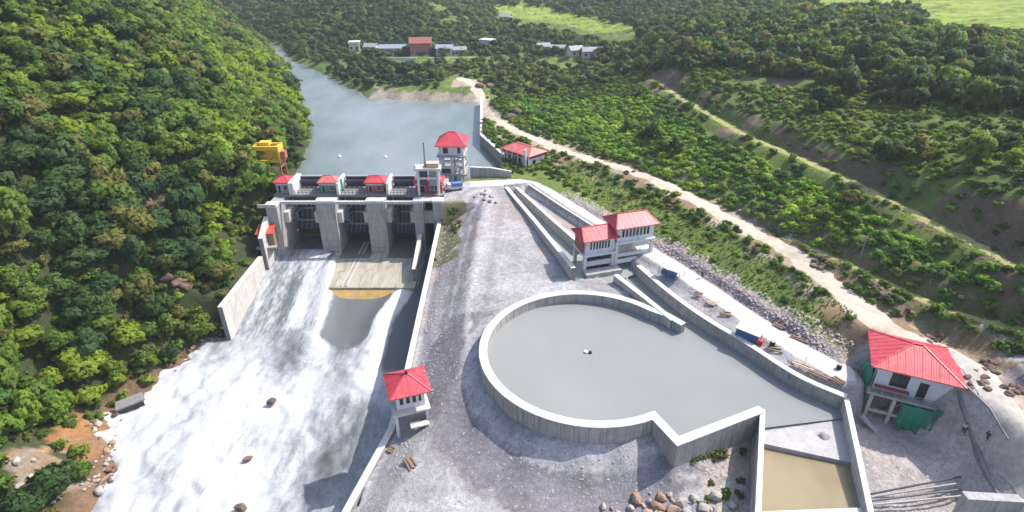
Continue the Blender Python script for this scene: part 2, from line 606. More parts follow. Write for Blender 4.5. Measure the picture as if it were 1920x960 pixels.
for ln in (dirt_px, acc_px, up_px, low_px):                # denser along the roads so that they lie smoothly
    q = [P(*c_) for c_ in ln]
    for a_, b_ in zip(q[:-1], q[1:]):
        k_ = int(math.dist(a_, b_) // 5)
        cp += [tuple(lerp(u_, v_, (i_ + 1) / (k_ + 1)) for u_, v_ in zip(a_, b_)) for i_ in range(k_)]
cp = np.array(cp)
extra = [(-300, 700, 70), (-100, 720, 55), (100, 760, 60), (350, 700, 60), (600, 450, 60), (500, 200, 60), (400, 0, 50), (220, 40, 34), (150, 30, 24), (300, 330, 34), (700, 900, 120),
         (-700, 1000, 140), (0, 1100, 120), (150, 560, 34), (250, 460, 32), (110, 10, 10), (60, -20, -6), (0, -30, -9), (20, 30, -8.8), (-15, 30, -10.5), (60, 40, -5), (0, 600, 18), (60, 620, 20),
         (1200, 300, 160), (1200, -300, 150), (1000, 1500, 200), (-1200, 1500, 220), (-900, 500, 150), (-900, -200, 150), (0, -500, -10), (0, -900, 20), (0, 1600, 220)]
extra += [(66.2, 77.5, .8), (68.6, 69, .2), (67.4, 63, 0), (58, 76.5, -.9), (66, 57, 0), (65.6, 50, -.3), (65, 40, -1), (63.6, 61, -.4), (63, 52, -1.2)]
for lx_ in (-5, 0, 4):
    for ly_, z_ in ((-7, -6.1), (-3.5, -5.9), (0, -4.6), (4.4, -1.2)):
        extra.append((60.9 + lx_ * math.cos(R(-25)) - ly_ * math.sin(R(-25)), 70.8 + lx_ * math.sin(R(-25)) + ly_ * math.cos(R(-25)), z_))
cp = np.vstack([cp, np.array(extra, float)])
_n = len(cp)
_d = np.hypot(cp[:, None, 0] - cp[None, :, 0], cp[:, None, 1] - cp[None, :, 1])
_A = np.zeros((_n + 3, _n + 3))
_A[:_n, :_n] = -_d + np.eye(_n) * 2.0
_A[:_n, _n] = _A[_n, :_n] = 1
_A[:_n, _n + 1:] = cp[:, :2] / 100
_A[_n + 1:, :_n] = cp[:, :2].T / 100
_w = np.linalg.solve(_A, np.concatenate([cp[:, 2], [0, 0, 0]]))


def rbf(x, y):
    s = np.zeros(x.shape)
    for i in range(_n):
        s -= _w[i] * np.hypot(x - cp[i, 0], y - cp[i, 1])
    return s + _w[_n] + _w[_n + 1] * x / 100 + _w[_n + 2] * y / 100


def height(x, y):
    """ground height; also returns the masks used to colour it"""
    x = np.asarray(x, float)
    y = np.asarray(y, float)
    hr = rbf(x, y)
    dl, arc, sl_ = poly_dist(x, y, bank)
    left = sl_ > 0
    inriv = in_poly(x, y, river_poly)
    ddirt = poly_dist(x, y, dirt)[0]
    dacc, _, sacc = poly_dist(x, y, acc)
    dup, _, sup = poly_dist(x, y, uppath)
    dlo, _, slo = poly_dist(x, y, lowpath)
    gravel = (~left) & (~inriv) & (y < 168) & (x > -27) & ((sacc < 0) | (dacc < 2.2))
    # left mountainside
    bz = np.interp(y, [-100, 100, 108, 112, 140, 146, 158, 165, 400], [LOW - .4, LOW - .4, LOW - .4, -12, -11.6, -2, -1.2, WATER - .4, WATER - .4])
    bz = lerp(bz, np.interp(y, [40, 110, 175, 400], [LOW, -14, WATER, WATER]), sstep(2, 30, dl))
    rise = .5 * np.minimum(dl, 6) + .74 * np.clip(dl - 6, 0, 300)
    soft = 90 + np.clip(y - 150, 0, 400) * .4
    rise = np.where(rise > soft, soft + (rise - soft) * .35, rise)
    hl = bz + rise
    rough_l = fbm(x, y, 34, 4, 3) * np.clip(dl / 14, 0, 1) * 5.5
    hl = hl + rough_l + fbm(x, y, 4, 3, 9) * .5
    # natural ground on the right
    nearroad = np.minimum(np.minimum(ddirt, dacc), np.minimum(dup, dlo))
    soft_r = sstep(1.5, 6, nearroad)
    rough_r = fbm(x, y, 12, 4, 21) * 1.0 + fbm(x, y, 3, 3, 31) * .35
    far = sstep(200, 300, y)
    hr = hr + np.where(gravel, fbm(x, y, 5, 4, 41) * .28, rough_r * soft_r * (1 + far))
    for ln, dd_, wid, fal in ((dirt_px, ddirt, 2.6, 4.5), (acc_px, dacc, 2.2, 1.3), (up_px, dup, 1.2, 4.5), (low_px, dlo, .8, 4.5)):
        q = [P(*c_) for c_ in ln]
        dq, aq, _ = poly_dist(x, y, [c_[:2] for c_ in q])
        ar = np.concatenate([[0], np.cumsum([math.dist(a_[:2], b_[:2]) for a_, b_ in zip(q[:-1], q[1:])])])
        zq = np.interp(aq, ar, [c_[2] for c_ in q])
        hr = lerp(hr, zq, sstep(wid + fal, wid, dq))
    # cut banks above the two hill paths
    hr = hr + 1.8 * sstep(1.2, 3.6, np.where(sup > 0, dup, 0)) * sstep(24, 8, dup) + 1.7 * sstep(.6, 2.6, np.where(slo > 0, dlo, 0)) * sstep(9, 3.5, dlo)
    h = np.where(left, hl, hr)
    bed = np.where(y > 153, -9.0, np.where(y > 120, -19.0, -23.5))
    drv = np.minimum(dl, poly_dist(x, y, rbank)[0])
    slope_in = np.where((y > 165), np.maximum(bed, WATER + .1 - drv * .9), np.where((x < -40) & (y < 106), np.maximum(bed, LOW - .2 - drv * .8), bed))
    h = np.where(inriv, slope_in, h)
    wtop = np.interp(y, [36, 56, 70, 84, 139], [-13, -11.6, -9.9, -9.0, -5.6])
    drb = poly_dist(x, y, rbank)[0]
    h = np.where((~inriv) & (~left) & (y < 140) & (drb < 16), np.minimum(h, wtop - .45 + np.clip(drb - 1.4, 0, 40) * .55), h)
    h = np.where((~inriv) & (~left) & (y > 215), np.minimum(h, WATER - .1 + drb * .42 + fbm(x, y, 4, 3, 61) * .5), h)
    # shallow cove beyond the causeway
    cove = np.exp(-(((x + 4) / 6) ** 2 + ((y - 262) / 9) ** 2))
    h = np.where(~inriv & ~left, h - cove * 5.2, h)
    # sunk works
    for poly, z in ((basin_poly, -5.5), (canal_poly, -5.5), (dry_poly, -1.9), (chute_poly, -6.6)):
        ins = in_poly(x, y, poly)
        h = np.where(ins, z, h)
    return h, dict(left=left, inriv=inriv, dl=dl, ddirt=ddirt, dacc=dacc, dup=dup, dlo=dlo, gravel=gravel, sacc=sacc)


def spaced(spans):
    out = [spans[0][0]]
    for a, b_, s in spans:
        n = max(1, int(round((b_ - a) / s)))
        out += [a + (b_ - a) * (i + 1) / n for i in range(n)]
    return np.array(out)


gx = spaced([(-1500, -400, 60), (-400, -180, 8), (-180, -90, 2.4), (-90, -68, 1.2), (-68, -60, .45), (-60, -22, 1.2), (-22, 74, .55), (74, 120, 1.1), (120, 240, 3), (240, 500, 12), (500, 1600, 70)])
gy = spaced([(-900, -60, 60), (-60, 30, 6), (30, 46, 1.5), (46, 158, .55), (158, 275, 1.3), (275, 460, 2.6), (460, 700, 9), (700, 1900, 60)])
GX, GY = np.meshgrid(gx, gy)
GZ, K = height(GX, GY)


def ground_at(x, y):
    """height on the built sheet (bilinear)"""
    x = np.asarray(x, float)
    y = np.asarray(y, float)
    i = np.clip(np.searchsorted(gx, x) - 1, 0, len(gx) - 2)
    j = np.clip(np.searchsorted(gy, y) - 1, 0, len(gy) - 2)
    tx = (x - gx[i]) / (gx[i + 1] - gx[i])
    ty = (y - gy[j]) / (gy[j + 1] - gy[j])
    return (GZ[j, i] * (1 - tx) + GZ[j, i + 1] * tx) * (1 - ty) + (GZ[j + 1, i] * (1 - tx) + GZ[j + 1, i + 1] * tx) * ty


def gz(x, y):
    return float(ground_at(np.array([x]), np.array([y]))[0])


# soil colours
def put(c_, mask, amount=1.0):
    global C
    a_ = (np.asarray(mask, float) * amount)[..., None]
    C = C * (1 - a_) + np.array(c_) * a_


nA = fbm(GX, GY, 9, 4, 55)
nB = fbm(GX, GY, 3, 3, 66)
C = np.empty(GX.shape + (3,))
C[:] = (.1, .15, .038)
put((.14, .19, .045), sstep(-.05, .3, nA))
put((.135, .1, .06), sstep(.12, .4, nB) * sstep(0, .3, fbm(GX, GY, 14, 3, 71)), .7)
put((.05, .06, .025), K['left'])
put((.17, .11, .07), (GX < -58) & (GY < 110) & ~K['left'])
put((.17, .11, .07), K['left'] * sstep(7, 2, K['dl'] + nB * 4) * (GY < 108))
# landslide and rubble on the near left bank
lx, ly = P2(165, 805, -17)
sl1 = np.exp(-(((GX - lx) / 5.2) ** 2 + ((GY - ly) / 6.2) ** 2)) > .45 + nB * .4 + fbm(GX, GY, 1.5, 2, 77) * .25
put((.27, .14, .06), K['left'] & sl1)
put((.26, .16, .09), K['left'] & sl1 & (nB > .12))
lx, ly = P2(95, 895, -18)
sl2 = np.exp(-(((GX - lx) / 6) ** 2 + ((GY - ly) / 3.6) ** 2)) > .4 + nB * .45 + fbm(GX, GY, 1.5, 2, 78) * .25
put((.25, .2, .155), K['left'] & sl2)
put((.22, .16, .1), K['left'] & sl2 & (nB > .1))
put((.308, .302, .308), K['gravel'])
put((.37, .364, .37), K['gravel'] & (nA > .02))
put((.36, .28, .24), K['gravel'] * sstep(.1, .4, fbm(GX, GY, 7, 3, 81)) * sstep(3, 10, np.hypot(GX - 5, GY - 85) - 20), .6)
# outer berm slope round the basin, its shade painted as darker gravel
rb = np.hypot(GX - PC[0], GY - PC[1])
put((.2, .19, .215), K['gravel'] & (rb > 22 + nB) & (rb < 28.5 + nB * 2) & (GX < 22) & (GY < 95))
trk = [P2(*p) for p in [(905, 365, 0), (885, 420, -1), (868, 500, -3), (852, 590, -4.6), (842, 680, -5.6), (868, 790, -6.6), (930, 860, -7.6), (1030, 905, -8), (1180, 912, -8), (1330, 880, -7)]]
for off, cc_, am in ((0, (.19, .18, .2), .75), (-2.2, (.2, .19, .21), .7), (3.0, (.42, .41, .43), .6), (-5.5, (.24, .22, .235), .6), (6.0, (.22, .21, .23), .45)):
    dt, at_, st = poly_dist(GX, GY, trk)
    put(cc_, K['gravel'] & (np.abs(dt * st - off - nA * 1.2) < .75 + nB * .5), am)
put((.44, .41, .38), (~K['left']) & (~K['inriv']) & (GX > 62.5) & (K['dacc'] < 9 + nB * 3) & (GY < 76))
put((.40, .33, .29), K['gravel'] & (GX > 26.5) & (GX < 37) & (GY < 63.5) & (nB > -.25), .7)
put((.40, .36, .35), K['gravel'] & (GX > 51) & (GY < 78))
# weedy strip behind the dam, muck by the chute
put((.15, .15, .08), K['gravel'] & (GX < -13 + nB * 3) & (GY > 118) & (GY < 142))
# rubble strip beside the white road
rub = (~K['gravel']) & (K['sacc'] > 0) & (K['dacc'] > 1.5) & (K['dacc'] < 5.2 + nB * 2.5) & (GY < 142)
put((.23, .2, .215), rub)
put((.36, .30, .235), (~K['gravel']) * sstep(6.6, 2.8, K['ddirt'] + nB * 3.4 + nA * 2) * (GY < 260))
put((.26, .19, .12), (~K['gravel']) & (K['ddirt'] < 8 + nB * 4) & (K['sacc'] > 0) & (nA > .08) & (GY < 200))
# bare red cuts above the paths
cut = (~K['left']) & (K['dup'] < 5.5 + nB * 3) & (K['dup'] > 1.2) & (GX > np.interp(GY, [60, 120, 170, 230], [80, 74, 64, 48])) & (fbm(GX, GY, 18, 2, 91) > -.25)
put((.15, .1, .082), cut, .85)
for (px, py, z, rx, ry) in ((1470, 145, 22.6, 14, 3), (1790, 140, 27, 9, 3), (1260, 140, 15.5, 6, 5), (1380, 225, 16, 7, 3), (1240, 165, 13, 4, 4)):
    lx, ly = P2(px, py, z)
    put((.22, .15, .125), np.exp(-(((GX - lx) / rx) ** 2 + ((GY - ly) / ry) ** 2)) > .45 + nB * .3)
put((.13, .11, .06), (~K['left']) & (K['dlo'] < 4.5 + nB) & (K['dlo'] > .8) & (GX > np.interp(GY, [50, 90, 120], [80, 63, 52])), .7)
# rice fields
f1 = in_poly(GX, GY, [P2(*p) for p in [(925, 12, 6), (985, 8, 6.5), (1100, 34, 7), (1195, 48, 8), (1190, 64, 7), (1140, 68, 6), (1040, 42, 5.5), (930, 26, 6)]])
f2 = (GY > np.interp(GX, [100, 160, 230, 330], [300, 240, 205, 240])) & (GX > 104) & (GY < 420) & (GZ > 26.3)
terr = np.sin(GX * .12 + GY * .42 + nA * 2.2)
for f in (f1, f2):
    put((.22, .3, .04), f & ~K['left'])
    put((.17, .25, .035), f & (terr > .25) & ~K['left'])
    put((.08, .12, .03), f & (np.abs(terr) < .2) & ~K['left'])
    put((.27, .3, .07), f & (terr < -.75) & ~K['left'])
# sand of the far shore
dsh = poly_dist(GX, GY, rbank)[0]
put((.27, .23, .19), (~K['left']) & (~K['inriv']) & (GX > -64) & (GX < 0) & (GY > 240) & (GY < 290) & (dsh < 6 + nB * 5))
lx, ly = P2(880, 155, 1.4)
put((.4, .33, .25), np.exp(-(((GX - lx) / 10) ** 2 + ((GY - ly) / 9) ** 2)) > .5 + nB * .3)
lx, ly = P2(925, 270, .6)
put((.34, .31, .24), (np.exp(-(((GX - lx) / 5) ** 2 + ((GY - ly) / 30) ** 2)) > .45 + nB * .25) & ~K['inriv'])
ny, nx = GX.shape
idx = np.arange(nx * ny).reshape(ny, nx)
Fq = np.stack([idx[:-1, :-1], idx[:-1, 1:], idx[1:, 1:], idx[1:, :-1]], -1).reshape(-1, 4)
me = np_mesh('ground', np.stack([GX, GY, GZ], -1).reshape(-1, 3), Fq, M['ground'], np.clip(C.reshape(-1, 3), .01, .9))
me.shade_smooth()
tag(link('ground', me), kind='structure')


def ribbon(name, line, width, mat_, off, rag=.25, step=1.0, n=5):
    line = resample(line, step)
    pts = np.array(line)
    tn = np.gradient(pts, axis=0)
    tn /= np.linalg.norm(tn, axis=1)[:, None]
    nr = np.stack([-tn[:, 1], tn[:, 0]], 1)
    V = []
    for i, (p, q) in enumerate(zip(pts, nr)):
        wl = width / 2 * (1 + rag * vnoise(np.array([i * .35]), np.array([1.5]), 5)[0] + rag * .5 * vnoise(np.array([i * .9]), np.array([7.5]), 6)[0])
        wr = width / 2 * (1 + rag * vnoise(np.array([i * .35]), np.array([31.5]), 7)[0] + rag * .5 * vnoise(np.array([i * .9]), np.array([47.5]), 8)[0])
        for k in range(n):
            s = lerp(-wr, wl, k / (n - 1))
            V.append(p + q * s)
    V = np.array(V)
    z = ground_at(V[:, 0], V[:, 1]) + off
    e = np.tile(np.array([-.12] + [0] * (n - 2) + [-.12]), len(pts))
    V = np.column_stack([V, z + e])
    ii = np.arange(len(V)).reshape(-1, n)
    F = np.stack([ii[:-1, :-1], ii[1:, :-1], ii[1:, 1:], ii[:-1, 1:]], -1).reshape(-1, 4)[:, ::-1]
    me = np_mesh(name, V, F, mat_)
    me.shade_smooth()
    return tag(link(name, me), kind='structure')


ribbon('dirt_road', [p for p in dirt if p[1] > 71], 4.4, M['road_pale'], .14, .55)
acc_a = [p for p in acc if p[1] > 71.6 and p[0] < 55]
acc_b = [p for p in acc if p[0] > 64.4]
ribbon('access_road', acc_a, 4.2, M['road_white'], .12, .1)
M['road_worn'] = mottled('road_worn', (.40, .37, .335), .3, .9, .95, 0, (.27, .225, .19), .6)
ribbon('access_road', acc_b, 4.2, M['road_worn'], .2, .12)
ribbon('hill_path', uppath, 2.3, M['path_turf'], .12, .4)
ribbon('lower_hill_path', lowpath, 1.5, M['path_turf'], .12, .4)


# ------------------------------------------------------------------ water
def sheet(name, poly, z, mat_):
    mb = MB()
    mb.add([(x, y, z) for x, y in poly], [tuple(range(len(poly)))])
    return tag(mb.build(name, mat_), kind='structure')


import bmesh


def flat_water(name, poly, z, mat_):
    bm = bmesh.new()
    vs = [bm.verts.new((x, y, z)) for x, y in poly]
    f = bm.faces.new(vs)
    bmesh.ops.triangulate(bm, faces=[f])
    bm.normal_update()
    if sum(f.normal.z for f in bm.faces) < 0:
        bmesh.ops.reverse_faces(bm, faces=bm.faces[:])
    me = bpy.data.meshes.new(name)
    bm.to_mesh(me)
    bm.free()
    me.materials.append(mat_)
    return tag(link(name, me), kind='structure')


flat_water('reservoir_water', [(-420, 151.6), (-4, 151.6), (-2.2, 158), (9, 175), (9, 290), (-60, 330), (-150, 620), (-420, 640)], WATER, M['reservoir'])
flat_water('basin_water', basin_poly, WATER, M['basin_water'])
flat_water('canal_water', canal_poly, WATER + .3, M['canal_water'])

# river below the dam: chute of bay one, white plumes and the boiling pool
rx_ = np.arange(-84, -18.9, .5)
ry_ = np.concatenate([np.arange(-30, 48, 2.0), np.arange(48, 141.1, .5)])
RX, RY = np.meshgrid(rx_, ry_)
base = np.interp(RY, [-40, 100, 110, 117, 124, 131, 137, 141], [LOW - .6, LOW, LOW + .15, LOW + 1.1, LOW + 2.7, LOW + 4.4, LOW + 5.45, LOW + 5.6])
leftflow = sstep(-44.5, -47.5, RX + (RY - 136) * .12)
rightflow = sstep(-28.0, -26.0, RX + 4.8 * sstep(130, 111, RY))
pool = np.interp(RY, [-40, 100, 110, 122, 141], [LOW - .6, LOW, LOW + .3, LOW + 2.1, LOW + 2.1])
rfall = np.interp(RY, [-40, 96, 112, 124, 141], [LOW - .6, LOW, LOW + .7, LOW + 2.4, LOW + 4.9])
ZR = np.maximum(np.where(leftflow > 0, lerp(pool, base, leftflow), pool), lerp(pool, rfall, rightflow))
turb = sstep(118, 98, RY) * .8 + .1
plume_l = np.exp(-((RX + 46.8 + (RY - 133) * .0 - np.clip(133 - RY, 0, 60) * .10) / 2.6) ** 2) * sstep(138, 130, RY) * sstep(92, 108, RY)
pcx = -25.5 - 4.8 * sstep(130, 111, RY)
plume_r = np.exp(-((RX - pcx + .7) / 3.0) ** 2) * sstep(129, 124, RY) * sstep(84, 96, RY)
mid_smooth = sstep(-44.5, -42.5, RX) * sstep(-26.5, -28.5, RX + 4.8 * sstep(130, 111, RY)) * sstep(104, 108.5, RY + fbm(RX, RY, 5, 3, 12) * 4)
right_smooth = sstep(-24.4, -22.6, RX + 4.0 * sstep(130, 111, RY)) * sstep(92, 100, RY)
edge_smooth = sstep(-24, -20.5, RX + fbm(RX, RY, 9, 3, 14) * 4) * sstep(100, 92, RY)
ZR = ZR + plume_l * 1.1 + plume_r * 1.3
still = np.clip(mid_smooth + right_smooth, 0, 1)
ZR = ZR + (fbm(RX, RY * .8, 7, 5, 101) * 1.5 + fbm(RX, RY, 2.0, 4, 111) * .55 + np.abs(fbm(RX, RY, 3.5, 4, 121)) * .7) * turb * (1 - still) * (1 - edge_smooth * .6)
foam = .55 + fbm(RX * 1.0, RY * .6, 16, 4, 131) * .26 + fbm(RX + RY * .25, RY * .45, 5, 4, 137) * .22
foam = foam + sstep(112, 100, RY) * .075
bay = leftflow * sstep(106, 116, RY)
foam = lerp(foam, .55 + fbm(RX, RY * .12, 3, 3, 141) * .34 - sstep(-50, -58, RX) * .07, sstep(.1, .9, bay))
foam = foam + plume_l * .34 + plume_r * .6
foam = lerp(foam, .13, np.clip(mid_smooth, 0, 1))
foam = lerp(foam, .17, np.clip(right_smooth, 0, 1))
foam = lerp(foam, .46, edge_smooth * .7)
lx, ly = P2(640, 850, LOW)
foam = foam - np.exp(-(((RX - lx) / 5) ** 2 + ((RY - ly) / 6) ** 2)) * .12
lx, ly = P2(650, 640, LOW)
foam = foam - np.exp(-(((RX - lx) / 8) ** 2 + ((RY - ly) / 4) ** 2)) * .16
foam = np.clip(foam, .02, 1)
streak = np.clip(sstep(100, 114, RY), .38, 1)
ny, nx = RX.shape
idx = np.arange(nx * ny).reshape(ny, nx)
Fq = np.stack([idx[:-1, :-1], idx[:-1, 1:], idx[1:, 1:], idx[1:, :-1]], -1).reshape(-1, 4)
me = np_mesh('river_water', np.stack([RX, RY, ZR], -1).reshape(-1, 3), Fq, M['river'], np.stack([foam, streak, streak * 0], -1).reshape(-1, 3))
me.shade_smooth()
tag(link('river_water', me), kind='structure')

# spray thrown up where the plumes land
V, F = [], []
for k in range(3200):
    s = random.random()
    if s < .3:
        yy = random.uniform(90, 112)
        xx = random.uniform(-60, -26)
    elif s < .75:
        yy = random.uniform(98, 132)
        xx = -46.5 + (133 - yy) * .1 + random.gauss(0, 2.0)
    else:
        yy = random.uniform(88, 124)
        xx = -25.5 - 4.8 * float(sstep(130, 111, yy)) + random.gauss(0, 1.3)
    i = min(max(int((xx + 84) / .5), 0), nx - 1)
    j = int(np.argmin(np.abs(ry_ - yy)))
    if still[j, i] > .3 or foam[j, i] < .45:
        continue
    zz = ZR[j, i] + abs(random.gauss(0, .4))
    r = random.uniform(.03, .1)
    o = len(V)
    V += [(xx + r, yy, zz), (xx - r * .6, yy + r * .9, zz), (xx - r * .6, yy - r * .9, zz), (xx, yy, zz + r * 1.3), (xx, yy, zz - r * .6)]
    F += [(o, o + 1, o + 3), (o + 1, o + 2, o + 3), (o + 2, o, o + 3), (o + 1, o, o + 4), (o + 2, o + 1, o + 4), (o, o + 2, o + 4)]
m, t, b = new_mat('spray')
n1 = noise(t, coords(t), 2, 2)
t.links.new(ramp(t, n1, [(.3, (.6, .61, .63)), (.7, (.68, .69, .7))]), b.inputs['Base Color'])
b.inputs['Roughness'].default_value = .7
M['spray'] = m
me = np_mesh('spray', np.array(V), np.array(F), m)
o = link('water_spray', me)
tag(o, 'white spray tossed up over the rapids below the dam gates', 'spray', kind='stuff')


# ------------------------------------------------------------------ more helpers that need the ground
def project(x, y, z):
    r = np.stack([np.asarray(x, float), np.asarray(y, float), np.asarray(z, float) - CAM_H])
    wv = r[1] * math.cos(PITCH) - r[2] * math.sin(PITCH)
    up = r[1] * math.sin(PITCH) + r[2] * math.cos(PITCH)
    return 960 + FOC * r[0] / wv, 480 - FOC * up / wv, wv


def pix_ground(px, py):
    """where the sight line of a pixel meets the ground"""
    u = (px - 960) / FOC
    v = (480 - py) / FOC
    d = np.array([u, math.cos(PITCH) + v * math.sin(PITCH), -math.sin(PITCH) + v * math.cos(PITCH)])
    t = np.arange(40, 800, .25)
    x, y, z = t * d[0], t * d[1], CAM_H + t * d[2]
    g = ground_at(x, y)
    k = np.argmax(z <= g)
    return float(x[k]), float(y[k]), float(g[k])


def W(mb, name, mat_, root, smooth=False):
    """build a mesh given in place coordinates as a child of an unrotated root"""
    lx, ly, lz = root.location
    mb.v = [(x - lx, y - ly, z - lz) for x, y, z in mb.v]
    return mb.build(name, mat_, root, smooth)


def offset_line(pts, d):
    p = np.array(pts)
    tn = np.zeros_like(p)
    seg = p[1:] - p[:-1]
    seg /= np.linalg.norm(seg, axis=1)[:, None]
    tn[0], tn[-1] = seg[0], seg[-1]
    for i in range(1, len(p) - 1):
        tn[i] = seg[i - 1] + seg[i]
        tn[i] /= np.linalg.norm(tn[i])
    nr = np.stack([-tn[:, 1], tn[:, 0]], 1)
    for i in range(1, len(p) - 1):
        c_ = max(.4, float(np.dot(tn[i], seg[i])))
        nr[i] /= c_
    return p + nr * d


def wall_run(root, pts, ztop, zbot, thick, panel, mat_, capmat=None, capw=.06, caph=.14):
    """a wall along a line: cast panels with open joints, a core behind the joints and a coping"""
    xyz = [(x, y, zt, zb) for (x, y), zt, zb in zip(pts, ztop, zbot)]
    rs = resample(xyz, panel)
    line = [(p[0], p[1]) for p in rs]
    zt = [p[2] for p in rs]
    zb = [p[3] for p in rs]
    L, Rr = offset_line(line, thick / 2), offset_line(line, -thick / 2)
    l2, r2 = offset_line(line, thick / 2 - .05), offset_line(line, -thick / 2 + .05)
    core = MB()
    cap = MB()
    lc, rc = offset_line(line, thick / 2 + capw), offset_line(line, -thick / 2 - capw)
    for i in range(len(line) - 1):
        g = .03 / max(.1, math.dist(line[i], line[i + 1]))
        la, lb = lerp(L[i], L[i + 1], g), lerp(L[i], L[i + 1], 1 - g)
        ra, rb_ = lerp(Rr[i], Rr[i + 1], g), lerp(Rr[i], Rr[i + 1], 1 - g)
        q = [(*ra,), (*rb_,), (*lb,), (*la,)]
        zts = [zt[i], zt[i + 1], zt[i + 1], zt[i]]
        zbs = [zb[i], zb[i + 1], zb[i + 1], zb[i]]
        W(MB().hexa([(x, y, z) for (x, y), z in zip(q, zbs)], [(x, y, z - caph) for (x, y), z in zip(q, zts)]), 'panel', mat_, root)
        q = [tuple(r2[i]), tuple(r2[i + 1]), tuple(l2[i + 1]), tuple(l2[i])]
        core.hexa([(x, y, z) for (x, y), z in zip(q, zbs)], [(x, y, z - caph - .02) for (x, y), z in zip(q, zts)])
        q = [tuple(rc[i]), tuple(rc[i + 1]), tuple(lc[i + 1]), tuple(lc[i])]
        cap.hexa([(x, y, z - caph + .003) for (x, y), z in zip(q, zts)], [(x, y, z) for (x, y), z in zip(q, zts)])
    W(core, 'wall_core', M['concrete_dark'], root)
    W(cap, 'coping', capmat or M['concrete_cap'], root)
    return root


# ------------------------------------------------------------------ the gated dam
FL = -15.0                                                # floor of the bays
dam = thing('gated_dam', 'grey concrete dam with three gate bays across the river below the reservoir', 'dam', (-40, 146, FL))
PIERS = [(-63.0, -60.2, 137.5), (-50.9, -46.1, 140.0), (-37.9, -33.2, 140.0), (-25.6, -23.2, 140.0), (-20.6, -18.0, 140.0)]
for k, (x0, x1, yf) in enumerate(PIERS):
    yb = 158.0
    mb = MB()
    mb.hexa([(x0, yf, FL - 2), (x1, yf, FL - 2), (x1, yb, FL - 2), (x0, yb, FL - 2)], [(x0, yf, -.45), (x1, yf, -.45), (x1, yb, -.45), (x0, yb, -.45)])
    xm = (x0 + x1) / 2
    pier = W(mb, 'pier', M['concrete'], dam)
    # rounded upstream nose
    n_ = MB().prism([(x1 - .01, yb + .002), (xm + (x1 - xm) * .7, yb + 1.2), (xm, yb + 1.7), (xm - (x1 - xm) * .7, yb + 1.2), (x0 + .01, yb + .002)], FL - 2, -.45)
    W(n_, 'nose', M['concrete'], dam)
    W(MB().box(x0 - .12, x1 + .12, yf - .12, yf + 2.3, -.447, .16), 'pier_cap', M['concrete_cap'], dam)
    # trunnion block and bracket on the gate sides
    for s, xx in ((1, x1), (-1, x0)):
        if (k == 0 and s < 0) or (k >= 3 and s > 0) or k == 4:
            continue
        mb = MB()
        a_, b_ = (xx + .002, xx + 1.25) if s > 0 else (xx - 1.25, xx - .002)
        mb.box(a_, b_, 141.2, 143.6, -6.6, -3.6)
        mb.box(a_, b_, 143.602, 146.4, -4.4, -3.4)
        W(mb, 'trunnion_block', M['concrete_light'], dam)
# thinner joint lines cast into the visible pier ends
for x0, x1, yf in PIERS[1:]:
    for z in np.arange(FL + 1.6, -1.5, 2.1):
        W(MB().box(x0 - .012, x1 + .012, yf - .018, yf + .1, z, z + .07), 'pour_joint', M['concrete_dark'], dam)
W(MB().box(-60.1, -25.7, 140.12, 140.95, -.86, -.1), 'deck_beam', M['concrete_light'], dam)
W(MB().box(-63.2, -18.0, 144.2, 152.0, -.5 + .06, .05), 'bridge_deck', M['concrete_dark'], dam)
W(MB().box(-60.1, -25.7, 147.2, 148.0, -3.4, -.46), 'breast_wall', M['steel_dark'], dam)
# narrow sluice between the two right-hand piers
W(MB().box(-23.19, -20.61, 140.9, 142.0, -6.6, -3.2), 'sluice_lintel', M['concrete'], dam)
W(MB().box(-23.19, -20.61, 145.4, 145.9, FL, -.46), 'sluice_gate', M['steel_dark'], dam)


def radial_gate(x0, x1, lift):
    ty, tz, rr = 142.4, -5.2, 7.4
    g = MB()
    n = 14
    a0, a1 = R(-62 + lift), R(16 + lift)
    prev = None
    ring = []
    for i in range(n + 1):
        an = lerp(a0, a1, i / n)
        ring.append((ty + rr * math.cos(an), tz + rr * math.sin(an), ty + (rr - .12) * math.cos(an), tz + (rr - .12) * math.sin(an)))
    for (ya, za, yb, zb), (yc, zc, yd, zd) in zip(ring[:-1], ring[1:]):
        g.hexa([(x0, yb, zb), (x1, yb, zb), (x1, ya, za), (x0, ya, za)], [(x0, yd, zd), (x1, yd, zd), (x1, yc, zc), (x0, yc, zc)])
    gate = W(g, 'radial_gate', M['steel_dark'], dam)
    gl = Vector(dam.location)

    def sub(mb, name, m):
        mb.v = [tuple(Vector(p) - gl) for p in mb.v]
        return mb.build(name, m, gate)
    for i in range(7):                                        # vertical stiffeners on the downstream face
        xx = lerp(x0 + .3, x1 - .3, i / 6)
        r_ = MB()
        for (ya, za, yb, zb), (yc, zc, yd, zd) in zip(ring[:-1:2], ring[2::2]):
            r_.beam((xx, yb - .12, zb), (xx, yd - .12, zd), .16, .3)
        sub(r_, 'rib', M['steel_grey'])
    for an in (R(-42 + lift), R(-14 + lift), R(6 + lift)):
        yy, zz = ty + (rr - .5) * math.cos(an), tz + (rr - .5) * math.sin(an)
        sub(MB().beam((x0 + .05, yy, zz), (x1 - .05, yy, zz), .35, .45), 'girder', M['steel_grey'])
    for xx, d in ((x0 + .8, 1), (x1 - .8, -1)):
        for an in (R(-42 + lift), R(-14 + lift), R(6 + lift)):
            yy, zz = ty + (rr - .7) * math.cos(an), tz + (rr - .7) * math.sin(an)
            sub(MB().beam((xx, ty, tz), (xx + d * 1.2, yy, zz), .36, .4), 'arm', M['steel_grey'])
    # hoist cylinders
        sub(MB().tube((xx, 146.4, -.4), (xx + d * .3, ty + 5.2, tz - 3.4), .2, 8), 'hoist_ram', M['tin_grey'])


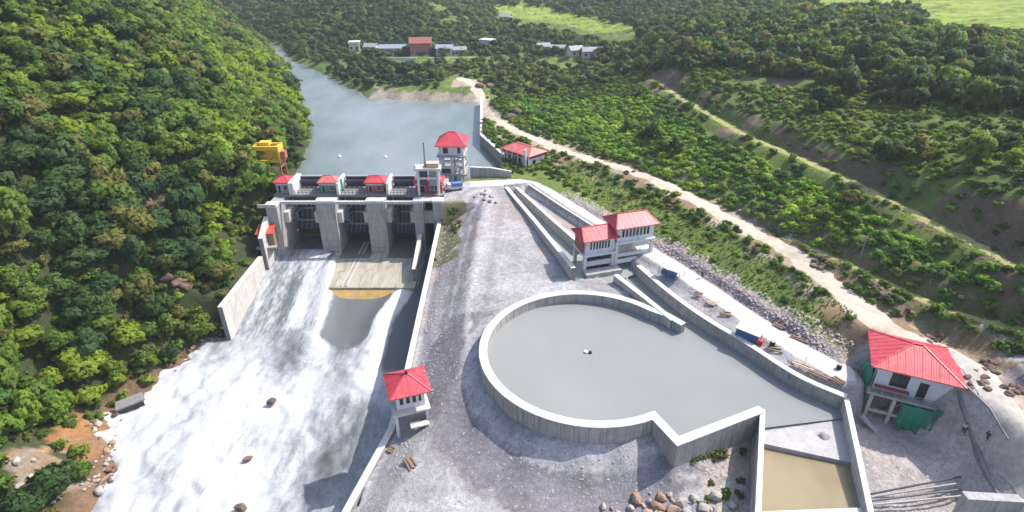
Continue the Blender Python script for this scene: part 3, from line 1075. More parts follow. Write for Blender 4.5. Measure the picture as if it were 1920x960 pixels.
radial_gate(-60.0, -51.1, 9)
radial_gate(-45.9, -38.1, 0)
radial_gate(-33.0, -25.8, 0)
# parapets, railings and hoist girders on the deck between the hoist houses
for x0, x1 in ((-57.6, -51.6), (-45.4, -39.1), (-32.4, -26.6)):
    W(MB().box(x0, x1, 150.9, 151.2, .053, 2.7), 'upstream_parapet', M['steel_dark'], dam)
    W(MB().box(x0, x1, 150.6, 151.5, 2.703, 3.0), 'parapet_coping', M['tin_grey'], dam)
    W(MB().box(x0, x1, 149.4, 149.9, 1.5, 2.2), 'hoist_girder', M['steel_dark'], dam)
    mb = MB()
    nb = int((x1 - x0) / .9)
    for i in range(nb + 1):
        xx = lerp(x0 + .1, x1 - .1, i / nb)
        mb.box(xx - .05, xx + .05, 144.6, 144.7, .053, 1.25)
    mb.box(x0, x1, 144.601, 144.699, 1.252, 1.34)
    mb.box(x0, x1, 144.62, 144.68, .62, .70)
    W(mb, 'railing', M['steel_dark'], dam)
    for i in range(5):
        xx = lerp(x0 + .5, x1 - .5, i / 4)
        W(MB().box(xx - .12, xx + .12, 149.3, 149.6, .053, 1.49), 'girder_post', M['steel_dark'], dam)
for xx in (-58.6, -57.9, -46.0, -32.9):
    W(MB().box(xx - .3, xx + .3, 144.3, 151.6, .053, 3.35), 'white_buttress', M['white_paint'], dam)
W(MB().box(-64.8, -60.3, 137.2, 137.45, -.6, .3), 'landing_slab', M['concrete_light'], dam)


def slab(name, mb, m):
    return tag(mb.build(name, m), kind='structure')


m, t, b = new_mat('apron')
n1 = noise(t, coords(t, (1, .12, 1)), .9, 6, .7)
n2 = noise(t, coords(t), .5, 6, .7)
n3 = noise(t, coords(t, (.4, 1.2, 1)), .35, 4)
col = ramp(t, n1, [(.3, (.21, .185, .155)), (.5, (.38, .35, .29)), (.62, (.45, .4, .27)), (.75, (.52, .5, .46))])
col = mix(t, ramp(t, n2, [(.52, (0, 0, 0)), (.66, (.8,) * 3)]), col, (.23, .2, .19))
t.links.new(col, b.inputs['Base Color'])
b.inputs['Roughness'].default_value = .55
bump(t, b, n2, .3, .1)
M['apron'] = m
mb = MB()
mb.hexa([(-63.4, 139.8, FL - 3), (-18.4, 139.8, FL - 3), (-18.4, 152.5, FL - 3), (-63.4, 152.5, FL - 3)], [(-63.4, 139.8, FL), (-18.4, 139.8, FL), (-18.4, 152.5, FL), (-63.4, 152.5, FL)])
mb.hexa([(-45.2, 123.6, FL - 4), (-24.0, 123.6, FL - 4), (-24.0, 139.798, FL - 4), (-47.0, 139.798, FL - 4)], [(-45.2, 123.6, FL - 1.0), (-24.0, 123.6, FL - 1.0), (-24.0, 139.798, FL - .002), (-47.0, 139.798, FL - .002)])
slab('spillway_apron', mb, M['apron'])
M['shaded_concrete'] = mottled('shaded_concrete', (.15, .13, .125), .3, .7, .35, 0, (.22, .19, .16), .2)  # bay floor concrete, shade of the gate bays put into its darker colour
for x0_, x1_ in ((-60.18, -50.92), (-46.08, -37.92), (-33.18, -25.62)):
    slab('bay_floor', MB().box(x0_, x1_, 137.2 if x0_ > -50 else 139.9, 150, FL - .5, FL + .02), M['shaded_concrete'])
M['apron_rust'] = mottled('apron_rust', (.46, .29, .09), .35, .6, .6, 0, (.3, .27, .25), .3)
mb = MB()
mb.hexa([(-44.6, 121.0, FL - 6), (-26.8, 121.0, FL - 6), (-26.8, 123.597, FL - 6), (-44.6, 123.597, FL - 6)],
        [(-44.6, 121.0, FL - 3.3), (-26.8, 121.0, FL - 3.3), (-26.8, 123.597, FL - 1.5), (-44.6, 123.597, FL - 1.5)])
slab('apron_lip', mb, M['apron_rust'])
t_ = thing('guide_kerb', 'low stained concrete kerb running down the dry apron below the middle bay', 'kerb', (-40, 130, FL))
for xa, xb in ((-41.0, -42.2), (-39.9, -41.0)):
    W(MB().hexa([(xb - .16, 124, FL - 2), (xb + .16, 124, FL - 2), (xa + .16, 146, FL - 1), (xa - .16, 146, FL - 1)],
                [(xb - .16, 124, FL - .68), (xb + .16, 124, FL - .68), (xa + .16, 146, FL + .35), (xa - .16, 146, FL + .35)]), 'kerb_strip', M['concrete_light'], t_)
t_ = thing('divider_wall', 'short pale wall running downstream from the narrow sluice pier beside the apron', 'wall', (-24.4, 134, FL))
wall_run(t_, [(-24.4, 139.8), (-24.4, 126.5)], [-9.2, -12.4], [FL - 3, FL - 3], .9, 3.4, M['concrete_light'])

t_ = thing('training_wall', 'tall pale concrete wall on the forest side of the foaming river', 'wall', (-63.9, 122, -22))
wall_run(t_, [(-63.9, 107.4), (-63.95, 131.0)], [-11.0, -11.2], [-23] * 2, 1.0, 3.2, M['concrete_light'])
t_ = thing('abutment_wall', 'high stained concrete wall stepping down beside the dam on the forest bank', 'wall', (-63.7, 133, -22))
wall_run(t_, [(-63.2, 131.5), (-63.2, 137.3)], [-6.4, -3.0], [-22, -22], 1.1, 2.9, M['concrete_light'])
t_ = thing('river_wall', 'long low pale wall dividing the white river from the gravel terrace', 'wall', (-19, 96, -22))
wall_run(t_, [(-19, 139.6), (-19, 84), (-19.6, 70), (-23.6, 56), (-24.6, 36)], [-5.6, -9.0, -9.9, -11.6, -13], [-23] * 5, 1.0, 4.0, M['concrete'], None, .03)

# ------------------------------------------------------------------ basin and canals
t_ = thing('basin_wall', 'round pale concrete wall enclosing the big grey settling basin', 'wall', (PC[0], PC[1], -6))
pts = rim + [(22.9, 58.9), (36.8, 65.2)]
wall_run(t_, pts, [-1.0] * len(pts), [-6.5] * len(pts), 1.25, 2.6, M['concrete'])
t_ = thing('inlet_divider_wall', 'straight pale wall between the round basin and the inlet channel', 'wall', (25, 96, -6))
wall_run(t_, [(21.2, 103.9), (25.6, 95.4), (29.2, 88.0)], [-.7, -.8, -.9], [-6] * 3, .9, 2.8, M['concrete_light'])
t_ = thing('channel_wall', 'long curving grey wall on the road side of the inlet channel and basin', 'wall', (40, 81, -6))
cw = smooth_line(far_wall, 2)
wall_run(t_, cw, [-.55] * len(cw), [-6] * len(cw), .9, 3.0, M['concrete'])
t_ = thing('outer_canal_wall', 'weathered beige wall on the terrace side of the upper canal', 'wall', (5.8, 127.5, -5))
wall_run(t_, can_l, [.12] * 3, [-5.5] * 3, .9, 3.2, M['concrete_light'])
t_ = thing('middle_canal_wall', 'grey wall along the middle of the upper canal between water and dry bed', 'wall', (9, 131, -5))
wall_run(t_, can_m, [-.35] * 3, [-5.5] * 3, .8, 3.2, M['concrete'])
t_ = thing('road_edge_wall', 'thin dark edged kerb wall between the dry canal bed and the white road', 'wall', (12, 137, -3))
wall_run(t_, can_r, [.02, .02, .02, -.2], [-3] * 4, .35, 4.0, M['concrete'])
t_ = thing('canal_headwall', 'grey concrete block with a dark opening at the top of the upper canal', 'headwall', (0.6, 152, -4))
hd = Vector((.38, .92))
mb = MB()
a_, b_ = Vector((-2.0, 150.9)), Vector((1.4, 152.1))
mb.beam((a_.x, a_.y, -1.0), (b_.x, b_.y, -1.0), 1.0, 2.4)
W(mb, 'head_beam', M['concrete'], t_)
W(MB().beam((a_.x + .1, a_.y + .2, -3.4), (b_.x, b_.y + .2, -3.4), .5, 2.4), 'opening', M['window_dark'], t_)
W(MB().beam((1.6, 152.3, -.4), (5.2, 153.6, -.4), 1.0, 1.2), 'side_beam', M['concrete_light'], t_)
t_ = thing('forebay_wall', 'dark grey straight concrete wall on the lake edge behind the white road', 'wall', (-6, 158, 0))
wall_run(t_, [(-11.9, 159.0), (-6, 158.4), (-.2, 157.4)], [2.6, 2.6, 1.9], [-4] * 3, .6, 3.0, M['concrete'])
t_ = thing('lake_wall', 'tall dark wall along the right edge of the lake below the dirt road', 'wall', (-10, 198, -6))
wall_run(t_, [(-12.9, 251), (-10.5, 197.5), (-3.0, 177), (-.5, 171)], [.5, .4, .6, .6], [-8] * 4, 1.0, 5.0, M['concrete'])

# outlet chute
t_ = thing('chute_side_wall', 'narrow pale wall on the boulder side of the brown outlet chute', 'wall', (33.5, 56, -7))
wall_run(t_, [(37.0, 65.3), (33.6, 56.5), (30.1, 47.5)], [-1.1, -2.1, -3.1], [-9.5] * 3, .6, 3.0, M['concrete_light'])
t_ = thing('chute_side_wall', 'narrow grey wall between the brown outlet chute and the house on stilts', 'wall', (47, 57, -7))
wall_run(t_, [(50.2, 67.2), (47.1, 57.2), (44.1, 47.5)], [-.75, -1.7, -2.7], [-9.5] * 3, .6, 3.0, M['concrete_light'])
M['slab'] = mottled('slab', (.33, .315, .335), .2, .6, .6, .4, (.42, .39, .36), .2)
a0, b0 = (36.6, 66.1), (50.1, 67.3)
a1, b1 = (36.2, 61.0), (47.2, 57.6)
slab('chute_slab', MB().hexa([(*a1, -7), (*b1, -7), (*b0, -7), (*a0, -7)], [(*a1, -3.7), (*b1, -3.85), (*b0, -3.06), (*a0, -3.06)]), M['slab'])
slab('chute_floor', MB().hexa([(29.6, 46, -8), (44.2, 46, -8), (49.8, 66, -8), (36.4, 66, -8)], [(29.6, 46, -5.4), (44.2, 46, -5.4), (49.8, 66, -5.2), (36.4, 66, -5.2)]), M['concrete'])
flat_water('chute_water', [(30.0, 48.4), (44.1, 48.4), (47.15, 57.7), (36.15, 61.1), (35.4, 62)], -4.5, M['chute_water'])
t_ = thing('chute_end_wall', 'low pale kerb closing the lower end of the brown outlet chute', 'wall', (37, 49, -6))
wall_run(t_, [(30.6, 49.3), (44.3, 49.9)], [-3.6, -3.6], [-9, -9], .5, 2.8, M['concrete_light'])
t_ = thing('silt_mound', 'small dark heap of silt lying on the wet outlet slab', 'mound', (*P2(1545, 815, -3.3), -3.45))
mb = MB()
ring_n = 10
vs = [(0, 0, .42)]
for r_, z_ in ((.5, .3), (.95, -.1)):
    for i in range(ring_n):
        an = 2 * math.pi * i / ring_n
        q = r_ * random.uniform(.75, 1.2)
        vs.append((q * math.cos(an), q * math.sin(an) * .8, z_))
fs = [(0, 1 + i, 1 + (i + 1) % ring_n) for i in range(ring_n)] + [(1 + i, 11 + i, 11 + (i + 1) % ring_n, 1 + (i + 1) % ring_n) for i in range(ring_n)]
mb.add(vs, fs)
mb.build('silt', M['rock_grey'], t_, True)
t_ = thing('basin_marker', 'small white and dark float in the middle of the round basin', 'float', P(1103, 661, WATER))
MB().tube((-.35, 0, -.1), (-.35, 0, .3), .34, 10).build('white_float', M['white_plastic'], t_)
MB().tube((.3, -.12, -.1), (.3, -.12, .35), .38, 10, .25).build('dark_float', M['rubber'], t_)
bu = None
for px, py in ((637, 294), (723, 295)):
    lab = 'white buoy floating nearest the forest side of the lake' if px < 700 else 'white buoy floating on the lake nearest the tall gate tower'
    t_ = thing('lake_buoy', lab, 'buoy', P(px, py, WATER), 0, 'white buoys on the lake')
    MB().tube((0, 0, -.2), (0, 0, .35), .55, 10).build('float', M['white_plastic'], t_)
    MB().tube((0, 0, .35), (0, 0, 1.0), .12, 6).build('stem', M['white_plastic'], t_)


# ------------------------------------------------------------------ buildings
def wall_face(mb, ox, oy, an, L, z0, z1, th, openings):
    """a wall of length L with real openings (x0, x1, z0, z1); outer face on the right of the run direction"""
    ca, sa = math.cos(an), math.sin(an)

    def blk(xa, xb, za, zb):
        if xb - xa < .01 or zb - za < .01:
            return
        q = [(xa, 0), (xb, 0), (xb, th), (xa, th)]
        q = [(ox + x * ca - y * sa, oy + x * sa + y * ca) for x, y in q]
        mb.hexa([(x, y, za) for x, y in q], [(x, y, zb) for x, y in q])
    xs = sorted({0, L} | {o_[0] for o_ in openings} | {o_[1] for o_ in openings})
    for xa, xb in zip(xs[:-1], xs[1:]):
        xm = (xa + xb) / 2
        z = z0
        for o_ in sorted([o_ for o_ in openings if o_[0] < xm < o_[1]], key=lambda q: q[2]):
            blk(xa, xb, z, o_[2])
            z = o_[3]
        blk(xa, xb, z, z1)


def window_parts(root, ox, oy, an, o_, th, fm, mull=1, name='window', sill=None):
    x0, x1, z0, z1 = o_
    ca, sa = math.cos(an), math.sin(an)

    def tr(mb):
        mb.v = [(ox + x * ca - y * sa, oy + x * sa + y * ca, z) for x, y, z in mb.v]
        return mb
    f = MB()
    k = .07
    y0, y1 = -.03, th * .6
    f.box(x0, x1, y0, y1, z0, z0 + k).box(x0, x1, y0, y1, z1 - k, z1)
    f.box(x0, x0 + k, y0 + .002, y1, z0 + k, z1 - k).box(x1 - k, x1, y0 + .002, y1, z0 + k, z1 - k)
    for i in range(mull):
        xm = lerp(x0, x1, (i + 1) / (mull + 1))
        f.box(xm - k / 2, xm + k / 2, y0 + .004, y1, z0 + k, z1 - k)
    wn = tr(f).build(name, fm, root)
    tr(MB().box(x0 + k * .5, x1 - k * .5, th * .35, th * .35 + .04, z0 + k * .5, z1 - k * .5)).build('pane', M['window_dark'], wn)
    if sill:
        tr(MB().box(x0 - .2, x1 + .2, -.35, -.002, z0 - .16, z0)).build('sill', sill, wn)
    return wn


def hip_roof(root, w_, d_, z, h, ridge, m, cx=0, cy=0, th=.16, name='roof'):
    a_, b_, r_ = w_ / 2, d_ / 2, ridge / 2
    c4 = [(cx - a_, cy - b_), (cx + a_, cy - b_), (cx + a_, cy + b_), (cx - a_, cy + b_)]
    vs = [(x, y, z) for x, y in c4] + [(x, y, z + th) for x, y in c4] + [(cx - r_, cy, z + th + h), (cx + r_, cy, z + th + h)]
    fs = [(3, 2, 1, 0)] + [(i, (i + 1) % 4, 4 + (i + 1) % 4, 4 + i) for i in range(4)] + [(4, 5, 9, 8), (5, 6, 9), (6, 7, 8, 9), (7, 4, 8)]
    ro = MB().add(vs, fs).build(name, m, root)
    cap = MB()
    top = z + th + h + .03
    for (x, y), sgn in zip(c4, (-1, 1, 1, -1)):
        cap.beam((x * .985 + cx * .015, y * .985 + cy * .015, z + th + .04), (cx + sgn * r_, cy, top), .22, .09)
    if ridge > .05:
        cap.beam((cx - r_, cy, top + .01), (cx + r_, cy, top + .01), .26, .1)
    cap.build('ridge_cap', m, ro)
    # raised seams of the sheets on each slope
    sm = MB()
    n = int(w_ / 1.0)
    for side in (-1, 1):
        for i in range(1, n):
            x = -a_ + w_ * i / n
            run = 1.0
            if abs(x) > r_:
                run = (a_ - abs(x)) / (a_ - r_)
            if run < .08:
                continue
            p0 = (cx + x, cy + side * b_ * .995, z + th + .012)
            p1 = (cx + x, cy + side * b_ * (1 - run), z + th + h * run + .012)
            sm.beam(p0, p1, .06, .05)
    n = int(d_ / 1.0)
    for side in (-1, 1):
        for i in range(1, n):
            y = -b_ + d_ * i / n
            run = (b_ - abs(y)) / b_
            if run < .08:
                continue
            p0 = (cx + side * a_ * .998, cy + y, z + th + .012)
            p1 = (cx + side * (a_ - (a_ - r_) * run), cy + y, z + th + h * run + .012)
            sm.beam(p0, p1, .06, .05)
    sm.build('sheet_seams', m, ro)
    MB().box(cx - a_ + .05, cx + a_ - .05, cy - b_ + .05, cy + b_ - .05, z - .06, z - .004).build('soffit', M['white_paint'], ro)
    return ro


def four_walls(root, w_, d_, z0, z1, m, th=.25, front=(), right=(), back=(), left=(), fm=None, sill=None, cx=0, cy=0, doors=()):
    a_, b_ = w_ / 2, d_ / 2
    runs = [(cx - a_, cy - b_, 0.0, w_, front), (cx + a_, cy - b_ + th, math.pi / 2, d_ - 2 * th, right), (cx + a_, cy + b_, math.pi, w_, back), (cx - a_, cy + b_ - th, -math.pi / 2, d_ - 2 * th, left)]
    for ox, oy, an, L, ops in runs:
        mb = MB()
        wall_face(mb, ox, oy, an, L, z0, z1, th, list(ops))
        mb.build('wall', m, root)
        for o_ in ops:
            door = o_[2] <= z0 + .05
            mull = max(0, int((o_[1] - o_[0]) / .8) - 1)
            window_parts(root, ox, oy, an, o_, th, fm or M['white_paint'], 0 if door else mull, 'door' if door else 'window', None if door else sill)


def posts(root, xs, ys, z0, z1, s, m, name='post'):
    for x in xs:
        for y in ys:
            MB().box(x - s / 2, x + s / 2, y - s / 2, y + s / 2, z0, z1).build(name, m, root)


# --- big house on stilts, right
hx, hy = 60.9, 70.8
gh = thing('stilt_house', 'largest red hip roofed white house raised on open concrete stilts beside the outlet chute', 'house', (hx, hy, -6), R(-25))
Z = 6.0                                                   # local z = place z + 6
hip_roof(gh, 11.9, 10.4, 4 + Z, 2.35, 1.2, M['roof_red'])
four_walls(gh, 9.5, 8.3, -.35 + Z, 4 + Z - .07, M['wall_white'], .3,
           front=[(1.9, 4.2, .9 + Z, 3.3 + Z), (5.55, 6.75, -.35 + Z, 2.7 + Z)], right=[(1.5, 3.2, .9 + Z, 2.9 + Z), (4.6, 6.3, .9 + Z, 2.9 + Z)],
           left=[(1.2, 2.8, .9 + Z, 2.9 + Z), (4.8, 6.4, .9 + Z, 2.9 + Z)], back=[(2, 3.6, .9 + Z, 2.9 + Z), (6, 7.6, .9 + Z, 2.9 + Z)], fm=M['steel_dark'])
MB().box(-4.6, -.1, -5.05, -4.16, .38 + Z, .6 + Z).build('ledge', M['wall_red'], gh)
MB().box(-5.4, 5.2, -5.3, 4.4, -.75 + Z, -.36 + Z).build('floor_slab', M['concrete'], gh)
for x in (-4.5, -1.5, 1.5, 4.5):
    for y in (-4.6, -.6, 3.4):
        MB().box(x - .24, x + .24, y - .24, y + .24, -1.2, -.753 + Z).build('column', M['concrete_light'], gh)
for y in (-4.6, -.6, 3.4):
    for x0, x1 in ((-4.26, -1.74), (-1.26, 1.26), (1.74, 4.26)):
        MB().box(x0, x1, y - .17, y + .17, 1.8, 2.25).build('tie_beam', M['concrete_light'], gh)
for x in (-4.5, -1.5, 1.5, 4.5):
    for y0, y1 in ((-4.36, -.84), (-.36, 3.16)):
        MB().box(x - .17, x + .17, y0, y1, 1.82, 2.23).build('tie_beam', M['concrete'], gh)
for x in (-5.3, -3.5, -1.7, .1, 1.9, 3.7, 5.1):
    MB().box(x - .05, x + .05, -5.25, -5.15, -.358 + Z, .62 + Z).build('railing_post', M['steel_grey'], gh)
MB().box(-5.3, 5.1, -5.24, -5.16, .622 + Z, .70 + Z).build('railing', M['steel_grey'], gh)
mb = MB()
mb.beam((-5.2, -6.6, 1.9), (-1.6, -7.4, -.9), .9, .16)
mb.build('ramp', M['concrete_light'], gh)
mb = MB()
for i in range(9):
    x = lerp(-2.8, 0.3, i / 8)
    mb.box(x, x + .38, -3.4, -2.2, .3 + i * .52, .42 + i * .52)
mb.beam((-2.8, -3.45, .2), (.6, -3.45, 4.7), .1, .3).beam((-2.8, -2.15, .2), (.6, -2.15, 4.7), .1, .3)
mb.build('stair', M['concrete'], gh)


def net(name, label, base, rot, w_, h, seed):
    """hanging safety net: a rippled sheet on three scaffold poles"""
    t_ = thing(name, label, 'safety net', base, rot, 'green nets round the stilt house')
    nx_, nz_ = 16, 10
    V, F = [], []
    for j in range(nz_ + 1):
        for i in range(nx_ + 1):
            x = w_ * (i / nx_ - .5)
            z = h * j / nz_
            V.append((x + .12 * math.sin(j * .9 + seed), .22 * math.sin(i * 1.35 + seed) * (1.2 - j / nz_) + .1 * math.sin(j * 1.7 + i * .4), z + (.25 * math.sin(i * .8 + seed) if j == 0 else 0)))
    for j in range(nz_):
        for i in range(nx_):
            a_ = j * (nx_ + 1) + i
            F.append((a_, a_ + 1, a_ + nx_ + 2, a_ + nx_ + 1))
    o = MB().add(V, F).build('net_cloth', M['green_net'], t_, True)
    md = o.modifiers.new('thick', 'SOLIDIFY')
    md.thickness = .03
    for i in range(3):
        x = w_ * (i / 2 - .5)
        MB().tube((x, .35, -.6), (x, .35, h + .5), .05, 6).build('scaffold_pole', M['tin_grey'], t_)
    MB().tube((-w_ / 2, .36, h * .9), (w_ / 2, .36, h * .9), .04, 6).build('scaffold_rail', M['tin_grey'], t_)


def loc_h(x, y, z):
    c_, s_ = math.cos(R(-25)), math.sin(R(-25))
    return (hx + x * c_ - y * s_, hy + x * s_ + y * c_, z)


net('green_net', 'green net hanging at the end of the stilt house nearest the basin', loc_h(-5.75, -2.6, -3.4), R(-25 - 80), 3.6, 6.0, 1.0)
net('green_net', 'dark green net draped along the lower front of the stilt house', loc_h(1.4, -5.7, -5.3), R(-25), 3.8, 4.5, 2.2)
net('green_net', 'bright green net at the lower front corner of the stilt house nearest the white road', loc_h(4.6, -5.5, -4.6), R(-25 + 28), 2.6, 4.4, 3.4)

# --- small hut by the river wall
ht = thing('gauge_hut', 'small red roofed hut with white windows standing on the river wall', 'hut', (-16.6, 72.0, -9), R(19))
Z = 9.0
hip_roof(ht, 6.6, 6.6, -2 + Z, 1.9, .3, M['roof_red'])
MB().box(-.22, .22, -.22, .22, Z + .04, Z + .4).build('roof_vent', M['rubber'], ht)
ops = [(.45, 1.15, -4.3 + Z, -2.6 + Z), (1.45, 2.15, -4.3 + Z, -2.6 + Z), (2.45, 3.15, -4.3 + Z, -2.6 + Z), (3.45, 3.95, -4.3 + Z, -2.6 + Z)]
four_walls(ht, 4.4, 4.4, -5.2 + Z, -2 + Z - .07, M['white_paint'], .2, front=ops, right=[(.6, 1.6, -5.2 + Z, -2.9 + Z), (2.2, 3.4, -4.2 + Z, -2.8 + Z)], left=[(.8, 3.2, -4.2 + Z, -2.8 + Z)], back=ops)
MB().box(-3.0, 2.9, -3.3, 2.9, -5.55 + Z, -5.21 + Z).build('platform', M['concrete_light'], ht)
posts(ht, (-2.5, 2.4), (-2.7, 2.3), -1.2, -5.553 + Z, .45, M['white_paint'], 'column')
MB().box(-2.2, 2.1, -2.4, -2.0, 1.0, 2.7).build('base_wall', M['concrete_dark'], ht)
MB().box(-.6, 2.2, -4.4, -3.35, 1.4, 1.65).build('landing', M['concrete_light'], ht)
mb = MB()
for i in range(5):
    mb.box(2.2 + i * .32, 2.5 + i * .32, -4.4, -3.35, 1.2 - i * .3, 1.35 - i * .3)
mb.build('stair', M['concrete_light'], ht)

# --- gate tower in the lake
tw = thing('gate_tower', 'red hip roofed tower on tall open legs standing in the lake edge', 'tower', (-17.2, 164.2, -4), R(-2))
Z = 4.0
hip_roof(tw, 9.0, 9.2, 8.2 + Z, 2.9, 2.0, M['roof_red'])
four_walls(tw, 7.2, 7.2, 5.4 + Z, 8.2 + Z - .07, M['white_paint'], .25, front=[(1.3, 2.7, 6.0 + Z, 7.7 + Z), (5.4, 6.3, 6.0 + Z, 7.7 + Z)], right=[(1, 2.2, 6 + Z, 7.6 + Z), (3.4, 4.8, 6 + Z, 7.6 + Z)], left=[(2, 4, 6 + Z, 7.6 + Z)], fm=M['steel_dark'])
MB().box(-4.1, 4.1, -4.4, 4.1, 5.0 + Z, 5.36 + Z).build('floor_slab', M['steel_grey'], tw)
posts(tw, (-3.3, 0, 3.3), (-3.3, 3.3), -6, 5.0 + Z - .003, .62, M['white_paint'], 'leg')
for zz in (1.6, 3.4):
    for y in (-3.3, 3.3):
        for x0, x1 in ((-2.98, -.32), (.32, 2.98)):
            MB().box(x0, x1, y - .2, y + .2, zz + Z - .22, zz + Z + .22).build('tie_beam', M['white_paint'], tw)
for x in (-3.3, 3.3):
    for zz in (1.6, 3.4):
        MB().box(x - .18, x + .18, -2.98, 2.98, zz + Z - .2, zz + Z + .2).build('tie_beam', M['white_paint'], tw)
mb = MB()
mb.beam((.4, -3.6, -.2 + Z), (2.9, -3.6, 1.6 + Z), .16, .3).beam((2.9, -3.7, 1.7 + Z), (.4, -3.7, 3.4 + Z), .16, .3).beam((.4, -3.8, 3.5 + Z), (2.9, -3.8, 5.0 + Z), .16, .3)
mb.build('stair', M['steel_grey'], tw)
MB().box(-4.0, 4.0, -4.2, 4.0, -.6 + Z, -.1 + Z).build('base_slab', M['concrete'], tw)
MB().box(-3.0, -.5, -3.2, -2.6, -.097 + Z, 1.38 + Z).build('gate_leaf', M['steel_dark'], tw)

# --- long intake building
lb = thing('intake_building', 'long low building with faded red roof beside the lake wall', 'building', (3.6, 171.2, 0), R(-46))
hip_roof(lb, 12.4, 8.2, 3.6, 1.5, 6.5, M['roof_coral'])
four_walls(lb, 10.8, 6.6, 0, 2.6, M['white_paint'], .25, front=[(.6 + i * 1.45, 1.75 + i * 1.45, .05 if i == 3 else .5, 2.3) for i in range(7)], right=[(1.2, 2.6, .7, 2.0)], fm=M['steel_grey'])
four_walls(lb, 10.9, 6.7, 2.603, 3.6 - .07, M['wall_red'], .3)
posts(lb, (-5.7, -3.4, -1.1, 1.2, 3.5, 5.8), (-3.8,), 0, 3.596 - .06, .34, M['white_paint'], 'column')
MB().box(4.9, 5.5, -4.9, -4.3, 0, 5.9).build('pillar', M['white_paint'], lb)
MB().box(-6.2, 6.3, -4.4, 3.6, -.5, -.004).build('plinth', M['concrete_light'], lb)

# --- twin gate houses over the canal
def canal_house(cx, cy, rot, w_, d_, eave, zf, ridge, rise, label, wins, foot):
    t_ = thing('canal_house', label, 'gate house', (cx, cy, foot), R(rot), 'twin gate houses over the canal')
    Z = -foot
    hip_roof(t_, w_, d_, eave + Z, rise, ridge, M['roof_red'])
    ww, dd = w_ - 1.7, d_ - 1.7
    n = wins
    ops = [(.95 + i * (ww - 1.9) / n + .06, .95 + (i + 1) * (ww - 1.9) / n - .06, zf + .9 + Z, eave - .5 + Z) for i in range(n)]
    four_walls(t_, ww, dd, zf + Z, eave + Z - .07, M['wall_white'], .22, front=ops, right=[(1, 2.2, zf + .9 + Z, eave - .5 + Z)], back=ops, left=[(.9, dd - 1.4, zf + .9 + Z, eave - .5 + Z)])
    MB().box(-ww / 2 - .35, ww / 2 + .35, -dd / 2 - .45, dd / 2 + .35, zf - .45 + Z, zf - .003 + Z).build('floor_slab', M['wall_white'], t_)
    posts(t_, (-ww / 2 + .1, ww / 2 - .1), (-dd / 2 + .1, dd / 2 - .1), -2.5, zf - .453 + Z, .62, M['white_paint'], 'leg')
    return t_, ww, dd, Z


t_, ww, dd, Z = canal_house(17.6, 111.3, 17.5, 8.3, 7.0, 5.0, 1.7, 6.4, 1.7, 'lower of the twin red roofed gate houses, over the canal water', 7, -3.6)
MB().box(-ww / 2 + .45, ww / 2 - .45, -dd / 2, -dd / 2 + .35, -1.2 + Z, -.1 + Z).build('cross_beam', M['white_paint'], t_)
MB().box(-ww / 2 + .45, ww / 2 - .45, -dd / 2 + .8, -dd / 2 + 1.2, -3.4 + Z, 1.1 + Z).build('sluice_gate', M['steel_dark'], t_)
MB().box(-ww / 2 - .35, -ww / 2 - .2, -dd / 2 + .5, dd / 2 - .5, 1.9 + Z, 4.4 + Z).build('side_panel', M['wall_red'], t_)
MB().box(-ww / 2 - .5, ww / 2 + 1.0, -dd / 2 - 2.6, -dd / 2 - .3, -3.2 + Z, -1.7 + Z).build('landing', M['concrete'], t_)
t_, ww, dd, Z = canal_house(25.3, 113.4, 17.5, 10.2, 6.9, 7.0, 3.7, 6.6, 1.9, 'higher of the twin red roofed gate houses, beside the white road', 8, -3.6)
MB().box(-ww / 2 + .45, ww / 2 - .45, -dd / 2, -dd / 2 + .4, .1 + Z, .8 + Z).build('cross_beam', M['white_paint'], t_)
MB().box(-ww / 2 - .2, ww / 2 + .1, -dd / 2 - .3, -dd / 2 + .3, -1.3 + Z, -.5 + Z).build('sill_beam', M['white_paint'], t_)
MB().box(-ww / 2 + .45, -.3, -dd / 2 + .5, -dd / 2 + .8, -.3 + Z, 3.2 + Z).build('gate_leaf', M['concrete'], t_)
MB().box(.3, ww / 2 - .6, -dd / 2 + 1.5, -dd / 2 + 1.8, 1.2 + Z, 3.2 + Z).build('gate_leaf', M['white_paint'], t_)
MB().box(-ww / 2 + .45, ww / 2 - .45, -dd / 2 + 2.6, -dd / 2 + 2.9, -3.2 + Z, -.4 + Z).build('stop_log', M['window_dark'], t_)

# --- hoist houses on the dam
def hoist_house(x0, x1, label, wallm, netted=False):
    cx = (x0 + x1) / 2
    ww = x1 - x0
    t_ = thing('hoist_house', label, 'hoist house', (cx, 147.6, .05), 0, 'red roofed hoist houses on the dam')
    hip_roof(t_, ww + .9, 5.2, 3.0, 1.1, max(.4, ww - 3), M['roof_coral'] if netted else M['roof_red'])
    four_walls(t_, ww, 4.2, 0, 3.0 - .07, wallm, .2, front=[(ww * .12, ww * .36, 0.0, 2.2), (ww * .55, ww * .88, .8, 2.2)], right=[(1, 2.4, .9, 2.2)], left=[(1, 2.4, .9, 2.2)], fm=M['white_paint'])
    MB().box(-ww / 2 - .05, ww / 2 + .05, -2.19, -2.103, 2.35, 2.6).build('lintel', M['white_paint'], t_)
    return t_


